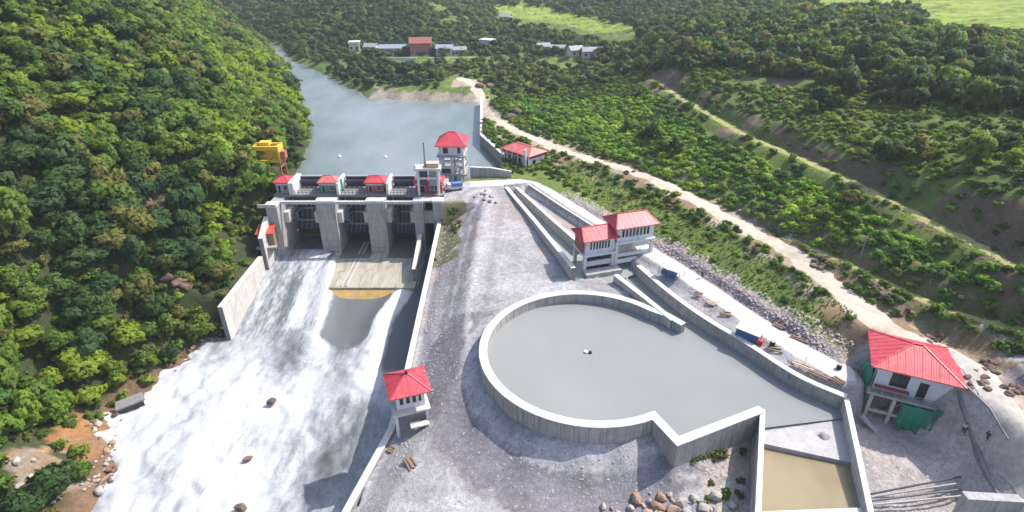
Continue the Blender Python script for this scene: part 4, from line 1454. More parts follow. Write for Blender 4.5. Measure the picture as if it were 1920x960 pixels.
hoist_house(-62.6, -59.2, 'red roofed hoist house at the forest end of the dam', M['concrete'])
h2 = hoist_house(-51.1, -46.6, 'red roofed hoist house wrapped in green netting on the dam', M['green_net'], True)
hoist_house(-38.7, -34.0, 'red walled hoist house on the dam pier between the two dry bays', M['wall_red'])
h4 = hoist_house(-25.6, -18.6, 'wide red walled hoist house under the white lifting frame on the dam', M['wall_red'])
t_ = thing('green_net', 'green net flapping beside the netted hoist house on the dam', 'safety net', (-45.7, 146.0, .06), R(75))
V, F = [], []
for j in range(7):
    for i in range(9):
        V.append((2.6 * (i / 8 - .5), .18 * math.sin(i * 1.4 + j * .3), 3.6 * j / 6))
for j in range(6):
    for i in range(8):
        a_ = j * 9 + i
        F.append((a_, a_ + 1, a_ + 10, a_ + 9))
o = MB().add(V, F).build('net_cloth', M['green_net'], t_, True)
o.modifiers.new('thick', 'SOLIDIFY').thickness = .03
MB().tube((-1.3, .25, 0), (-1.3, .25, 3.8), .05, 6).build('pole', M['tin_grey'], t_)
MB().tube((1.3, .25, 0), (1.3, .25, 3.8), .05, 6).build('pole', M['tin_grey'], t_)

fr = thing('lifting_frame', 'white concrete lifting frame rising over the narrow sluice of the dam', 'frame', (-21.9, 145, .05))
posts(fr, (-2.6, 2.6), (-.9, 1.0), 0, 7.0, .6, M['white_paint'], 'column')
MB().box(-3.4, 3.4, -1.6, 1.7, 7.003, 7.6).build('top_slab', M['concrete_cap'], fr)
MB().box(-2.28, 2.28, -1.0, -.7, 4.5, 5.0).build('cross_beam', M['white_paint'], fr)
MB().box(-.3, 2.9, -1.0, 1.2, 7.603, 8.8).build('winch_cabin', M['timber_pale'], fr)
MB().box(-3.3, -2.9, -1.4, -1.0, 7.603, 8.6).build('lamp_box', M['white_paint'], fr)
MB().box(-2.2, -.2, -.4, .2, 2.6, 6.9).build('lift_gate', M['steel_dark'], fr)
MB().box(.2, 2.2, -.4, .2, 2.6, 6.9).build('lift_gate', M['steel_grey'], fr)
MB().box(-2.9, 2.9, -4.2, -1.7, -.6, -.12).build('lower_sill', M['concrete_cap'], fr)
ms = thing('mast', 'thin grey steel mast standing on the white lifting frame', 'mast', (-22.6, 145.4, 7.66))
MB().tube((0, 0, 0), (0, 0, 6.2), .28, 8, .2).build('pole', M['steel_grey'], ms)
MB().box(-.45, .45, -.45, .45, -.05, .12).build('base_plate', M['steel_grey'], ms)
MB().box(-.2, .2, -.4, .1, 6.0, 6.5).build('lamp_head', M['tin_grey'], ms)

# --- yellow gantry on the left bank
gc = thing('gantry_crane', 'yellow gantry crane half hidden by trees on the forest bank', 'crane', (-67.5, 157.5, 0))
gb = gz(-67.5, 157.5)
gc.location.z = gb
T = 9.6 - gb
for y in (-1.6, 1.6):
    MB().box(-4.2, 3.2, y - .35, y + .35, T - 1.2, T).build('main_girder', M['yellow_paint'], gc)
MB().box(-4.2, -3.3, -1.24, 1.24, T - 2.0, T - .2).build('end_girder', M['yellow_paint'], gc)
MB().box(2.3, 3.2, -1.24, 1.24, T - 2.0, T - .2).build('end_girder', M['yellow_paint'], gc)
for x in (-3.9, 2.9):
    for y in (-1.6, 1.6):
        MB().box(x - .3, x + .3, y - .3, y + .3, T - 4.0, T - 1.203).build('hanger_leg', M['yellow_paint'], gc)
        MB().beam((x, y, T - 4.0), (x, y * 1.3, -1.5), .4, .4).build('leg', M['rust_paint'], gc)
for y in (-1.6, 1.6):
    MB().box(-4.2, 3.2, y - .25, y + .25, T - 4.6, T - 4.003).build('lower_girder', M['yellow_paint'], gc)
MB().box(-2.2, .6, -1.1, 1.1, T + .003, T + .9).build('trolley', M['yellow_paint'], gc)
MB().box(-3.2, 2.0, -.06, .06, T - 3.8, T - 1.3).build('back_panel', M['yellow_paint'], gc)
MB().box(3.3, 4.6, -1.4, .4, T - 3.6, T - 1.6).build('cabin', M['rust_paint'], gc)
for zz in (2.0, 4.2):
    MB().beam((2.9, -1.7, zz), (2.9, 1.7, zz), .25, .25).build('tie', M['rust_paint'], gc)

# --- red tin shed
sx_, sy_ = P2(497, 432, -6.0)
sh = thing('tin_shed', 'small shed with orange red tin roof against the forest beside the dam', 'shed', (sx_ + .2, sy_, -9.5), R(8))
mb = MB()
mb.hexa([(-2.4, -1.7, 3.2), (2.2, -1.7, 3.2), (2.2, 1.9, 4.4), (-2.0, 1.9, 4.4)], [(-2.4, -1.7, 3.3), (2.2, -1.7, 3.3), (2.2, 1.9, 4.5), (-2.0, 1.9, 4.5)])
mb.build('roof', M['roof_orange'], sh)
MB().box(-1.9, 1.8, -1.2, 1.4, -1.5, 3.1).build('wall', M['timber'], sh)
MB().box(-.6, .5, -1.26, -1.204, .2, 2.2).build('door', M['window_dark'], sh)
MB().box(-2.6, 2.4, -2.6, -1.3, -.6, -.2).build('platform', M['tin_grey'], sh)

# --- concrete box at the lower right
cb = thing('concrete_chamber', 'grey concrete chamber at the low end of the white road', 'chamber', (*P2(1850, 926, -1.2), -2.6), R(-4))
MB().box(-3.4, 3.1, -1.6, -.5, -2, 2.0).build('body', M['concrete'], cb)
MB().box(-3.45, 3.15, -1.65, -.45, 2.003, 2.15).build('lid', M['concrete'], cb)
mb = MB()
mb.hexa([(3.102, -1.8, -2), (6.3, -4.6, -2), (6.3, -3.4, -2), (3.102, -.6, -2)], [(3.102, -1.8, 2.0), (6.3, -4.6, 1.2), (6.3, -3.4, 1.2), (3.102, -.6, 2.0)])
mb.build('wing_wall', M['concrete_light'], cb)
pp = thing('pipe_run', 'bundle of dark pipes lying across the ground beside the concrete chamber', 'pipes', (54, 52, -6))
for k in range(4):
    a_ = pix_ground(1600, 940 + k * 6 - 5)
    b_ = pix_ground(1798, 900 + k * 12)
    W(MB().tube((a_[0], a_[1], a_[2] + .25), (b_[0], b_[1], b_[2] + .35), .14, 7), 'pipe', M['tin_grey'] if k % 2 else M['steel_dark'], pp)


# ------------------------------------------------------------------ rocks
def rock_mesh(seed, m, rough=.3, sub=2):
    bm = bmesh.new()
    bmesh.ops.create_icosphere(bm, subdivisions=sub, radius=1)
    r_ = random.Random(seed)
    cuts = [(Vector((r_.gauss(0, 1), r_.gauss(0, 1), r_.gauss(0, 1))).normalized(), r_.uniform(.55, .85)) for _ in range(13)]
    for v_ in bm.verts:
        p = v_.co.copy()
        for n_, d_ in cuts:
            k = p.dot(n_)
            if k > d_:
                p -= n_ * (k - d_)
        p *= 1 + rough * .35 * (r_.random() - .5)
        v_.co = Vector((p.x, p.y * .85, p.z * .7))
    me = bpy.data.meshes.new('boulder')
    bm.to_mesh(me)
    bm.free()
    me.materials.append(m)
    return me


M['rock_mixed'] = mottled('rock_mixed', (.34, .29, .26), .3, 2, .9)
ROCK = {k: [rock_mesh(10 * i + j, M[k]) for j in range(4)] for i, k in enumerate(('rock_warm', 'rock_pale', 'rock_grey', 'rock_brown', 'rock_wet'))}


def rock(px, py, r, kind, label, group, dz=0.0, at=None, name='boulder', cat='boulder'):
    x, y, z = at or pix_ground(px, py)
    o = link(name, random.choice(ROCK[kind]), None, (x, y, z + r * .25 + dz), (random.uniform(-.3, .3), random.uniform(-.3, .3), random.uniform(0, 6.3)),
             (r * random.uniform(.9, 1.25), r * random.uniform(.85, 1.1), r * random.uniform(.8, 1.1)))
    return tag(o, label, cat, group)


G_ = 'boulders heaped beside the outlet chute'
LB = {'w': 'warm orange brown boulder in the heap left of the outlet chute', 'p': 'pale grey boulder in the heap left of the outlet chute'}
for px, py, r, k in ((1192, 936, 1.5, 'w'), (1238, 936, 1.1, 'w'), (1228, 952, 1.3, 'w'), (1262, 958, 1.25, 'w'), (1276, 944, 1.3, 'p'), (1300, 938, 1.1, 'p'), (1340, 935, 1.35, 'p'), (1320, 955, 1.2, 'p'),
                     (1183, 955, .9, 'p'), (1210, 966, 1.1, 'w'), (1290, 966, 1.2, 'p'), (1372, 952, 1.0, 'p'), (1130, 952, .8, 'p'), (1255, 930, .7, 'p'), (1345, 965, 1.2, 'p'), (1160, 968, 1.0, 'p'), (1240, 972, 1.2, 'w')):
    rock(px, py, r * .8, 'rock_warm' if k == 'w' else 'rock_pale', LB[k], G_)
for k_ in range(26):
    k = random.choice('wpp')
    rock(random.gauss(1265, 55), random.uniform(925, 975), random.uniform(.25, .6), 'rock_warm' if k == 'w' else 'rock_pale', LB[k].replace('boulder', 'small stone'), G_)
# rocks breaking the white water
for px, py, r, lb in ((510, 757, 1.1, 'dark wet rock breaking the white water farthest upstream'), (465, 863, .9, 'brown rock in the middle of the white river'), (452, 956, 1.2, 'brown rock in the river at the bottom edge of the picture')):
    x, y, z = P(px, py, LOW + .3)
    rock(0, 0, r, 'rock_wet' if py < 800 else 'rock_brown', lb, 'rocks in the white river', .15, (x, y, z), 'river_rock', 'rock')
# the eroded left bank
for k in range(110):
    if k < 60:
        px, py = random.uniform(165, 230), random.uniform(780, 915)
        kd = random.choice(['rock_brown', 'rock_warm', 'rock_pale'])
    elif k < 84:
        px, py = random.uniform(20, 190), random.uniform(850, 945)
        kd = random.choice(['rock_pale', 'rock_pale', 'rock_warm'])
    else:
        t = random.random()
        px, py = lerp(325, 425, t) + random.uniform(-12, 8), lerp(700, 612, t) + random.uniform(-14, 6)
        kd = random.choice(['rock_brown', 'rock_pale', 'rock_brown'])
    x, y, z = pix_ground(px, py)
    z = max(z, LOW + .2)
    lab = {'rock_brown': 'dark brown rock on the eroded river bank below the forest', 'rock_warm': 'orange tan rock on the eroded river bank below the forest', 'rock_pale': 'pale grey rock on the eroded river bank below the forest'}[kd]
    rock(0, 0, random.choice([random.uniform(.22, .5), random.uniform(.3, .95)]), kd, lab, 'rocks along the eroded left bank', 0, (x, y, z), 'bank_rock', 'rock')
# dumped rocks and rubble along the dirt road and beside the white road
spots = [(1180, 332, 'rock_brown', 4, .9), (1235, 365, 'rock_brown', 12, .8), (1262, 385, 'rock_brown', 8, .8), (1540, 492, 'rock_brown', 6, .7), (1562, 498, 'rock_brown', 5, .7), (1660, 560, 'rock_brown', 16, .7),
         (1640, 545, 'rock_brown', 8, .7), (1715, 594, 'rock_brown', 6, .7), (1755, 640, 'rock_brown', 10, .7), (1850, 690, 'rock_brown', 14, .7), (1830, 720, 'rock_brown', 10, .7), (920, 375, 'rock_brown', 8, .6), (905, 362, 'rock_brown', 4, .6),
         (1480, 440, 'rock_pale', 10, .6), (1420, 410, 'rock_pale', 6, .6), (1360, 372, 'rock_pale', 4, .7), (1900, 735, 'rock_brown', 8, .7), (962, 215, 'rock_brown', 6, 2.2), (918, 160, 'rock_brown', 4, 3.2),
         (345, 535, 'rock_brown', 8, 1.6), (300, 395, 'rock_brown', 10, 1.8), (420, 420, 'rock_brown', 6, 1.4)]
for px0, py0, kd, n, r in spots:
    for k in range(n):
        px, py = px0 + random.gauss(0, 13), py0 + random.gauss(0, 6)
        side = 'cliff' if px0 < 500 else 'road'
        lab = ('dark rock showing through the steep forest' if side == 'cliff' else 'pale rock dumped beside the dirt road') if (side == 'cliff' or kd == 'rock_pale') else 'reddish brown rock in the spoil heaps beside the roads'
        rock(px, py, random.uniform(.5, 1.2) * r, kd, lab, 'rock outcrops in the forest' if side == 'cliff' else 'spoil rocks along the roads', 0, None, 'spoil_rock', 'rock')

# loose stones on the gravel, as one heap of stuff
def stones(name, label, n, pick, rlo, rhi, m):
    V, F = [], []
    base = [(1, 0, 0), (.3, .9, .1), (-.8, .55, 0), (-.75, -.6, .05), (.35, -.9, 0), (.1, .05, .75)]
    while len(V) < n * 6:
        x, y = pick()
        z = gz(x, y)
        r = random.uniform(rlo, rhi) * random.uniform(.6, 1.3)
        an = random.uniform(0, 6.3)
        o = len(V)
        for bx, by, bz_ in base:
            bx, by = bx * random.uniform(.7, 1.2), by * random.uniform(.7, 1.2)
            V.append((x + r * (bx * math.cos(an) - by * math.sin(an)), y + r * (bx * math.sin(an) + by * math.cos(an)), z - r * .15 + r * bz_ * random.uniform(.7, 1.3)))
        F += [(o + i, o + (i + 1) % 5, o + 5) for i in range(5)]
    me = np_mesh(name, np.array(V), np.array(F), m)
    return tag(link(name, me), label, 'stones', kind='stuff')


def pick_gravel():
    while True:
        x, y = random.uniform(-20, 52), random.uniform(46, 155)
        j, i = min(np.searchsorted(gy, y), len(gy) - 1), min(np.searchsorted(gx, x), len(gx) - 1)
        if K['gravel'][j, i] and not (K['dacc'][j, i] < 1.8) and math.hypot(x - PC[0], y - PC[1]) > PR + 1 and GZ[j, i] > -9.6 and gz(x, y) > -9.4 and not in_poly(np.array([x]), np.array([y]), basin_poly)[0] and not in_poly(np.array([x]), np.array([y]), canal_poly)[0] and not in_poly(np.array([x]), np.array([y]), chute_poly)[0]:
            return x, y


def pick_strip():
    while True:
        i = random.randrange(len(acc_a) - 2)
        t = random.random()
        x, y = lerp(acc[i][0], acc[i + 1][0], t), lerp(acc[i][1], acc[i + 1][1], t)
        dx, dy = acc[i + 1][0] - acc[i][0], acc[i + 1][1] - acc[i][1]
        L = math.hypot(dx, dy)
        s = random.uniform(2.2, 6.4)
        x, y = x - dy / L * s, y + dx / L * s
        if y < 146:
            return x, y


def pick_terrace_edge():
    y = random.uniform(60, 138)
    return random.uniform(-18, -18 + random.uniform(1, 6)), y


stones('gravel_stones', 'loose grey stones scattered over the gravel terrace', 2600, pick_gravel, .08, .26, M['rock_grey'])
stones('rubble_stones', 'grey purple rubble heaped along the forest side of the white road', 1900, pick_strip, .1, .36, M['rock_mixed'])
stones('edge_stones', 'pale rubble along the terrace edge beside the river wall', 520, pick_terrace_edge, .1, .3, M['rock_mixed'])


def pick_corner():
    if random.random() < .45:
        px, py = random.uniform(1600, 1800), random.uniform(925, 1000)
    elif random.random() < .6:
        px, py = random.uniform(1320, 1392), random.uniform(840, 960)
    else:
        px, py = random.gauss(1680, 50), random.gauss(865, 25)
    return pix_ground(px, py)[:2]


stones('corner_stones', 'pale broken stones around the boulders and below the stilt house', 900, pick_corner, .1, .34, M['rock_pale'])

# ------------------------------------------------------------------ vegetation
def soften(me_, N):
    """leaf normals follow the rounded clump they sit on"""
    me_.shade_smooth()
    me_.normals_split_custom_set_from_vertices(np.ascontiguousarray(N, dtype=np.float32))


def crown_mesh(name, seed, lobes=15, leaves=60, leaf=.17, squash=.85, m=None):
    """leaf clumps spread over many small lobes inside a unit crown (radius about 1, base at z = 0)"""
    r_ = np.random.default_rng(seed)
    V, NN = [], []
    for k in range(lobes):
        while True:
            c_ = r_.uniform(-1, 1, 3)
            if .15 < np.linalg.norm(c_) < .78:
                break
        c_[2] = abs(c_[2]) * 1.15 - .25
        lr = r_.uniform(.26, .46)
        n = r_.normal(size=(leaves, 3))
        n /= np.linalg.norm(n, axis=1)[:, None]
        n[:, 2] = np.where(n[:, 2] < -.35, -n[:, 2], n[:, 2])
        p = c_ + n * lr * r_.uniform(.72, 1.12, (leaves, 1)) * np.array([1.1, 1.1, .8])
        nn = n + r_.normal(size=(leaves, 3)) * .55 + np.array([0, 0, .35])
        nn /= np.linalg.norm(nn, axis=1)[:, None]
        a_ = np.cross(nn, r_.normal(size=(leaves, 3)))
        a_ /= np.linalg.norm(a_, axis=1)[:, None]
        b_ = np.cross(nn, a_)
        s = leaf * r_.uniform(.65, 1.35, (leaves, 1))
        q = np.stack([p - a_ * s, p - b_ * s * .6, p + a_ * s - nn * s * .35, p + b_ * s * .6], 1)
        o = len(V) * 4
        V.append(q)
        NN.append(n * .75 + nn * .25)
    V = np.concatenate(V).reshape(-1, 3)
    N = np.repeat(np.concatenate(NN), 4, axis=0)
    N = N * .62 + V / np.linalg.norm(V, axis=1)[:, None] * .38 + r_.normal(size=V.shape) * .1
    N /= np.linalg.norm(N, axis=1)[:, None]
    V[:, 2] = (V[:, 2] + .45) * squash
    Fq_ = np.arange(len(V)).reshape(-1, 4)
    if m is None:
        return V, Fq_, N
    me_ = np_mesh(name, V, Fq_, m)
    soften(me_, N)
    return me_


def trunk_mesh(seed):
    r_ = random.Random(seed)
    mb = MB()
    top = (r_.uniform(-.08, .08), r_.uniform(-.08, .08), .55)
    mb.tube((0, 0, -.5), top, .075, 7, .045)
    for k in range(4):
        an = k * 1.57 + r_.uniform(-.4, .4)
        mb.tube((top[0] * .8, top[1] * .8, .3 + .08 * k), (math.cos(an) * .5, math.sin(an) * .5, .75 + r_.uniform(0, .25)), .035, 5, .012)
    return mb.mesh('trunk', M['trunk'])


CROWNS = [crown_mesh('crown', 300 + k, (12, 16, 19, 14, 22, 10, 17, 13, 20)[k], 64, (.15, .17, .14, .19, .15, .16, .13, .18, .16)[k], (.75, .95, 1.3, .7, .9, 1.5, .85, 1.1, .65)[k], M['leaf_mid']) for k in range(9)]
TRUNKS = [trunk_mesh(k) for k in range(4)]
KINDS = ['leaf_bright', 'leaf_mid', 'leaf_dark', 'leaf_olive']


def tree(x, y, z, r, h, kind, label, group):
    """r = crown radius; h = height of the crown base over the ground"""
    t_ = thing('broadleaf_tree', label, 'tree', (x, y, z), random.uniform(0, 6.3), group)
    c_ = link('crown', random.choice(CROWNS), t_, (0, 0, h), (0, 0, random.uniform(0, 6.3)), (r, r * random.uniform(.85, 1.1), r * random.uniform(.8, 1.2)))
    c_.material_slots[0].link = 'OBJECT'
    c_.material_slots[0].material = M[kind]
    link('trunk', random.choice(TRUNKS), t_, (0, 0, 0), (0, 0, 0), (r, r, (h + r * .5)))
    return t_


def jitter_grid(x0, x1, y0, y1, step):
    xs = np.arange(x0, x1, step)
    ys = np.arange(y0, y1, step)
    a_, b_ = np.meshgrid(xs, ys)
    a_ = a_ + rng.uniform(-.48, .48, a_.shape) * step
    b_ = b_ + rng.uniform(-.48, .48, b_.shape) * step
    return a_.ravel(), b_.ravel()


def in_view(x, y, z, mx=160, my0=-140, my1=1130):
    px, py, w_ = project(x, y, z)
    return (w_ > 5) & (px > -mx) & (px < 1920 + mx) & (py > my0) & (py < my1), px, py, w_


def masks_at(x, y):
    return height(x, y)[1]


def pick_kind(x, y):
    q = float(fbm(np.array([x]), np.array([y]), 17, 3, 201)[0]) + random.gauss(0, .22)
    if q > .3:
        return 'leaf_bright'
    if q > -.04:
        return 'leaf_mid' if random.random() < .66 else 'leaf_bright'
    if q > -.36:
        return 'leaf_olive' if random.random() < .4 else 'leaf_mid'
    return 'leaf_dark'


WOOD_TONES = {'leaf_bright': (.155, .22, .03), 'leaf_mid': (.09, .152, .031), 'leaf_dark': (.04, .084, .031), 'leaf_olive': (.13, .136, .045)}
PROTO = [crown_mesh('', 700 + k, 9, 14, .25, .95) for k in range(6)]
PROTO_FINE = [crown_mesh('', 720 + k, 13, 20, .21, .9) for k in range(6)]


def joined(name, label, cat, items, protos):
    """many small crowns joined into one object of stuff; items = x, y, z, radius, height scale, colour"""
    Vs, Fs, Cs, Ns = [], [], [], []
    o = 0
    for x, y, z, r, hs, c_ in items:
        pv, pf, pn = protos[random.randrange(len(protos))]
        an = random.uniform(0, 6.3)
        ca, sa = math.cos(an) * r, math.sin(an) * r
        q = np.empty_like(pv)
        q[:, 0] = x + pv[:, 0] * ca - pv[:, 1] * sa
        q[:, 1] = y + pv[:, 0] * sa + pv[:, 1] * ca
        q[:, 2] = z + pv[:, 2] * r * hs
        nq = np.empty_like(pn)
        nq[:, 0] = (pn[:, 0] * ca - pn[:, 1] * sa) / r
        nq[:, 1] = (pn[:, 0] * sa + pn[:, 1] * ca) / r
        nq[:, 2] = pn[:, 2]
        Ns.append(nq)
        Vs.append(q)
        Fs.append(pf + o)
        o += len(pv)
        Cs.append(np.tile(np.array(c_) * (1 + rng.uniform(-.18, .18)), (len(pv), 1)))
    me = np_mesh(name, np.concatenate(Vs), np.concatenate(Fs), M['leaf_tone'], np.concatenate(Cs))
    soften(me, np.concatenate(Ns))
    return tag(link(name, me), label, cat, kind='stuff')


# --- the forest on the left mountainside
TL = {'leaf_bright': 'light yellow green broadleaf tree in the forest on the left mountainside', 'leaf_mid': 'mid green broadleaf tree in the forest on the left mountainside',
      'leaf_dark': 'dark green broadleaf tree in the forest on the left mountainside', 'leaf_olive': 'olive brown broadleaf tree in the forest on the left mountainside'}
fx, fy = jitter_grid(-330, -50, 40, 520, 4.0)
km = masks_at(fx, fy)
fz = ground_at(fx, fy)
ok, px_, py_, w_ = in_view(fx, fy, fz + 3)
edge_need = np.where(fy > 150, .9, np.where(fy > 104, 2.2, 3.6))
ok &= km['left'] & (km['dl'] > edge_need)
lx, ly = P2(165, 805, -17)
ok &= ~((np.hypot(fx - lx, fy - ly) < 6.2))
lx, ly = P2(95, 890, -18)
ok &= ~((np.hypot(fx - lx, fy - ly) < 4.6))
ok &= ~((fx > -70.5) & ((np.abs(fy - 136.5) < 6) | ((np.abs(fy - 156) < 6) & (fx > -72.5))))
ok &= ~((np.hypot((px_ - 345) / 26, (py_ - 535) / 34) < 1) | (np.hypot((px_ - 300) / 55, (py_ - 392) / 20) < 1))
fx, fy, fz, w_ = fx[ok], fy[ok], fz[ok], w_[ok]
km_dl = km['dl'][ok]
order = np.argsort(w_)
rest = []
for n_, i in enumerate(order):
    kd = pick_kind(fx[i], fy[i])
    r = random.choice([random.uniform(2.2, 3.2), random.uniform(2.8, 4.6)]) * (1.1 if kd == 'leaf_dark' else 1)
    if km_dl[i] < 6:
        r *= .75
    h = random.uniform(.6, 2.6)
    if n_ < 195:
        qx, qy = px_[ok][i], py_[ok][i]
        where = ('by the orange landslide' if qy > 640 and qx < 260 else 'close to the foaming river bank' if qy > 560 and qx > 260 else 'right beside the long pale training wall' if qy > 430 and qx > 370
                 else 'just left of the dam and tin shed' if qx > 420 else 'at the left edge of the picture' if qx < 130 else 'below the dark rock outcrop' if qy > 430 else 'high on the slope left of the yellow crane')
        tree(fx[i], fy[i], fz[i], r, h, kd, TL[kd].replace('broadleaf tree in the forest on the left mountainside', 'tree of the forest ' + where), 'trees of the left mountainside forest')
    else:
        rest.append((fx[i], fy[i], fz[i] + h, r * 1.05, random.uniform(.85, 1.25), WOOD_TONES[kd]))
joined('forest_trees', 'dense green forest covering the left mountainside farther up the lake', 'forest', rest, PROTO_FINE)
N_LEFT = len(order)

# undergrowth on the left slope
fx, fy = jitter_grid(-150, -55, 45, 210, 2.2)
km = masks_at(fx, fy)
fz = ground_at(fx, fy)
ok, px_, py_, w_ = in_view(fx, fy, fz)
lx, ly = P2(165, 805, -17)
lx2, ly2 = P2(85, 895, -18)
ok &= km['left'] & (km['dl'] > np.where(fy < 104, 2.4, 1.3)) & (np.hypot(fx - lx, fy - ly) > 4.2 + fbm(fx, fy, 3, 2, 245) * 2) & (np.hypot(fx - lx2, fy - ly2) > 3.6) & (w_ < 170)
ok &= ~((np.abs(fx + 66.5) < 4) & ((np.abs(fy - 137) < 4) | (np.abs(fy - 157) < 3)) & (fx > -69))
items = [(fx[i], fy[i], fz[i] - .1, random.uniform(.9, 1.9), random.uniform(.8, 1.2), WOOD_TONES[random.choice(['leaf_bright', 'leaf_mid', 'leaf_mid', 'leaf_olive'])]) for i in np.nonzero(ok)[0] if random.random() < .9]
joined('undergrowth', 'bushy undergrowth between the trees of the left mountainside', 'undergrowth', items, PROTO)

# --- right-hand slopes: separate trees along the upper edge and on the terraces
TR = {'leaf_dark': 'dark green tree in the belt along the top of the right hillside', 'leaf_mid': 'mid green tree in the belt along the top of the right hillside', 'leaf_olive': 'greyish olive tree in the belt along the top of the right hillside', 'leaf_bright': 'light green tree in the belt along the top of the right hillside'}
fx, fy = jitter_grid(10, 330, 60, 330, 5.6)
km = masks_at(fx, fy)
fz = ground_at(fx, fy)
ok, px_, py_, w_ = in_view(fx, fy, fz + 2, 120, -80)
ok &= (~km['left']) & (~km['inriv']) & (~km['gravel']) & (km['ddirt'] > 7) & (km['dacc'] > 8) & (km['dup'] > 5) & (km['dlo'] > 4)
belt = in_poly(px_, py_, [(1180, 95), (1290, 45), (1440, 12), (1560, 10), (1700, 5), (1740, 40), (1860, 90), (1930, 120), (1960, 215), (1780, 190), (1560, 175), (1420, 125), (1320, 120), (1230, 150)])
mid = in_poly(px_, py_, [(1500, 190), (1700, 165), (1960, 240), (1960, 420), (1760, 330), (1560, 250)]) & (fbm(fx, fy, 16, 3, 231) > .0)
lone = in_poly(px_, py_, [(1180, 230), (1420, 300), (1560, 360), (1560, 420), (1320, 330), (1150, 260)]) & (rng.random(len(fx)) < .10)
lone |= (np.hypot(px_ - 1580, py_ - 385) < 45)
fieldtree = (np.hypot((px_ - 1460) / 120, (py_ - 10) / 14) < 1)
ok &= ~((px_ > 1500) & (px_ < 1700) & (py_ < 13))
sel = np.nonzero(ok & (belt | mid | lone | fieldtree))[0]
sel = sel[np.argsort(w_[sel])]
more = []
for n_, i in enumerate(sel):
    kd = random.choices(['leaf_dark', 'leaf_mid', 'leaf_olive', 'leaf_bright'], [.62, .2, .12, .06] if belt[i] else [.4, .3, .12, .18])[0]
    if belt[i] or fieldtree[i]:
        lab, r = TR[kd], random.uniform(2.4, 4.2)
    else:
        lab, r = {'leaf_dark': 'dark', 'leaf_mid': 'mid green', 'leaf_olive': 'olive', 'leaf_bright': 'light green'}[kd] + ' tree standing among shrubs on the terraces of the right hillside', random.uniform(1.7, 3.0)
    if n_ < 105:
        tree(fx[i], fy[i], fz[i], r, random.uniform(.3, 1.6), kd, lab, 'trees of the right hillside')
    else:
        more.append((fx[i], fy[i], fz[i] + .4, r * 1.05, random.uniform(.9, 1.3), WOOD_TONES[kd]))
joined('hilltop_trees', 'dark belt of trees along the far top of the right hillside', 'woods', more, PROTO_FINE)

# shrubs over the right slopes
fx, fy = jitter_grid(-12, 240, 45, 262, 1.75)
km = masks_at(fx, fy)
fz = ground_at(fx, fy)
ok, px_, py_, w_ = in_view(fx, fy, fz + 1, 110, -60)
ok &= (~km['left']) & (~km['inriv']) & (~km['gravel'])
ok &= (km['ddirt'] > 3.2 + fbm(fx, fy, 5, 2, 240) * 1.6) & (km['dacc'] > 6.2) & (km['dup'] > 1.3) & (km['dlo'] > .9) & (fz > WATER + .6)
f2m = (fy > np.interp(fx, [100, 160, 230, 330], [300, 240, 205, 240])) & (fx > 104) & (fz > 26.3)
ok &= ~f2m
dens = fbm(fx, fy, 11, 3, 251)
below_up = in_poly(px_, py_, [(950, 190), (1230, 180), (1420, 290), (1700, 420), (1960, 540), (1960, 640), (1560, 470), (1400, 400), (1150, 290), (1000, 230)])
keep = rng.random(len(fx)) < np.where(below_up, .9, np.clip(.9 + dens * .7, .4, .97))
grassy = in_poly(px_, py_, [(1060, 290), (1250, 390), (1340, 420), (1620, 600), (1620, 680), (1500, 640), (1280, 470), (1180, 420), (1060, 330)])
keep &= ~(grassy & (rng.random(len(fx)) < .62))
cutz = (km['dup'] < 5.0) & (km['dup'] > 1.2) & (dens > -.1)
keep &= ~(cutz & (rng.random(len(fx)) < .7))
for (px0, py0, ax_, ay_) in ((1470, 148, 130, 10), (1790, 150, 90, 12), (1262, 140, 35, 14), (1380, 228, 60, 22)):
    keep &= ~(np.hypot((px_ - px0) / ax_, (py_ - py0) / ay_) < 1)
tones = [(.12, .2, .03), (.09, .16, .03), (.055, .11, .032), (.165, .23, .035), (.12, .13, .045)]
items = []
for i in np.nonzero(ok & keep)[0]:
    q = dens[i] + random.gauss(0, .2)
    c_ = tones[2] if q < -.28 else tones[1] if q < .0 else tones[0] if q < .3 else tones[3]
    if random.random() < .08:
        c_ = tones[4]
    r = random.uniform(.7, 1.45) * (1.2 if below_up[i] else 1) * (1.15 if fy[i] > 180 else 1) * (.7 if grassy[i] else 1)
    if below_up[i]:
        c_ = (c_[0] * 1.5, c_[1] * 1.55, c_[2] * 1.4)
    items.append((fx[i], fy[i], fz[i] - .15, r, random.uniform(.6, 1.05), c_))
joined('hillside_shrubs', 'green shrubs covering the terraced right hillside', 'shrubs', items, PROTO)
N_SHR = len(items)

# --- far shore, valley and far hills
fx, fy = jitter_grid(-420, 360, 252, 600, 5.0)
km = masks_at(fx, fy)
fz = ground_at(fx, fy)
ok, px_, py_, w_ = in_view(fx, fy, fz + 3, 100, -60)
ok &= (~km['left']) & (~km['inriv']) & (km['ddirt'] > 4) & (fz > WATER + .8)
dshf = poly_dist(fx, fy, rbank)[0]
sandy = ((fx > -64) & (fx < 2) & (fy < 290) & (dshf < 7)) | (np.hypot((px_ - 880) / 45, (py_ - 155) / 18) < 1)
f1m = in_poly(px_, py_, [(925, 6), (985, 2), (1100, 26), (1195, 42), (1195, 70), (1140, 78), (1040, 48), (930, 32)])
f2m = (fy > np.interp(fx, [100, 160, 230, 330], [300, 240, 205, 240])) & (fx > 104) & (fy < 420) & (fz > 26.3)
vill = (np.hypot((px_ - 795) / 75, (py_ - 103) / 7.5) < 1) | (np.hypot((px_ - 1060) / 55, (py_ - 104) / 9) < 1) | (np.hypot((px_ - 665) / 14, (py_ - 92) / 6) < 1)
d2 = fbm(fx, fy, 26, 3, 261)
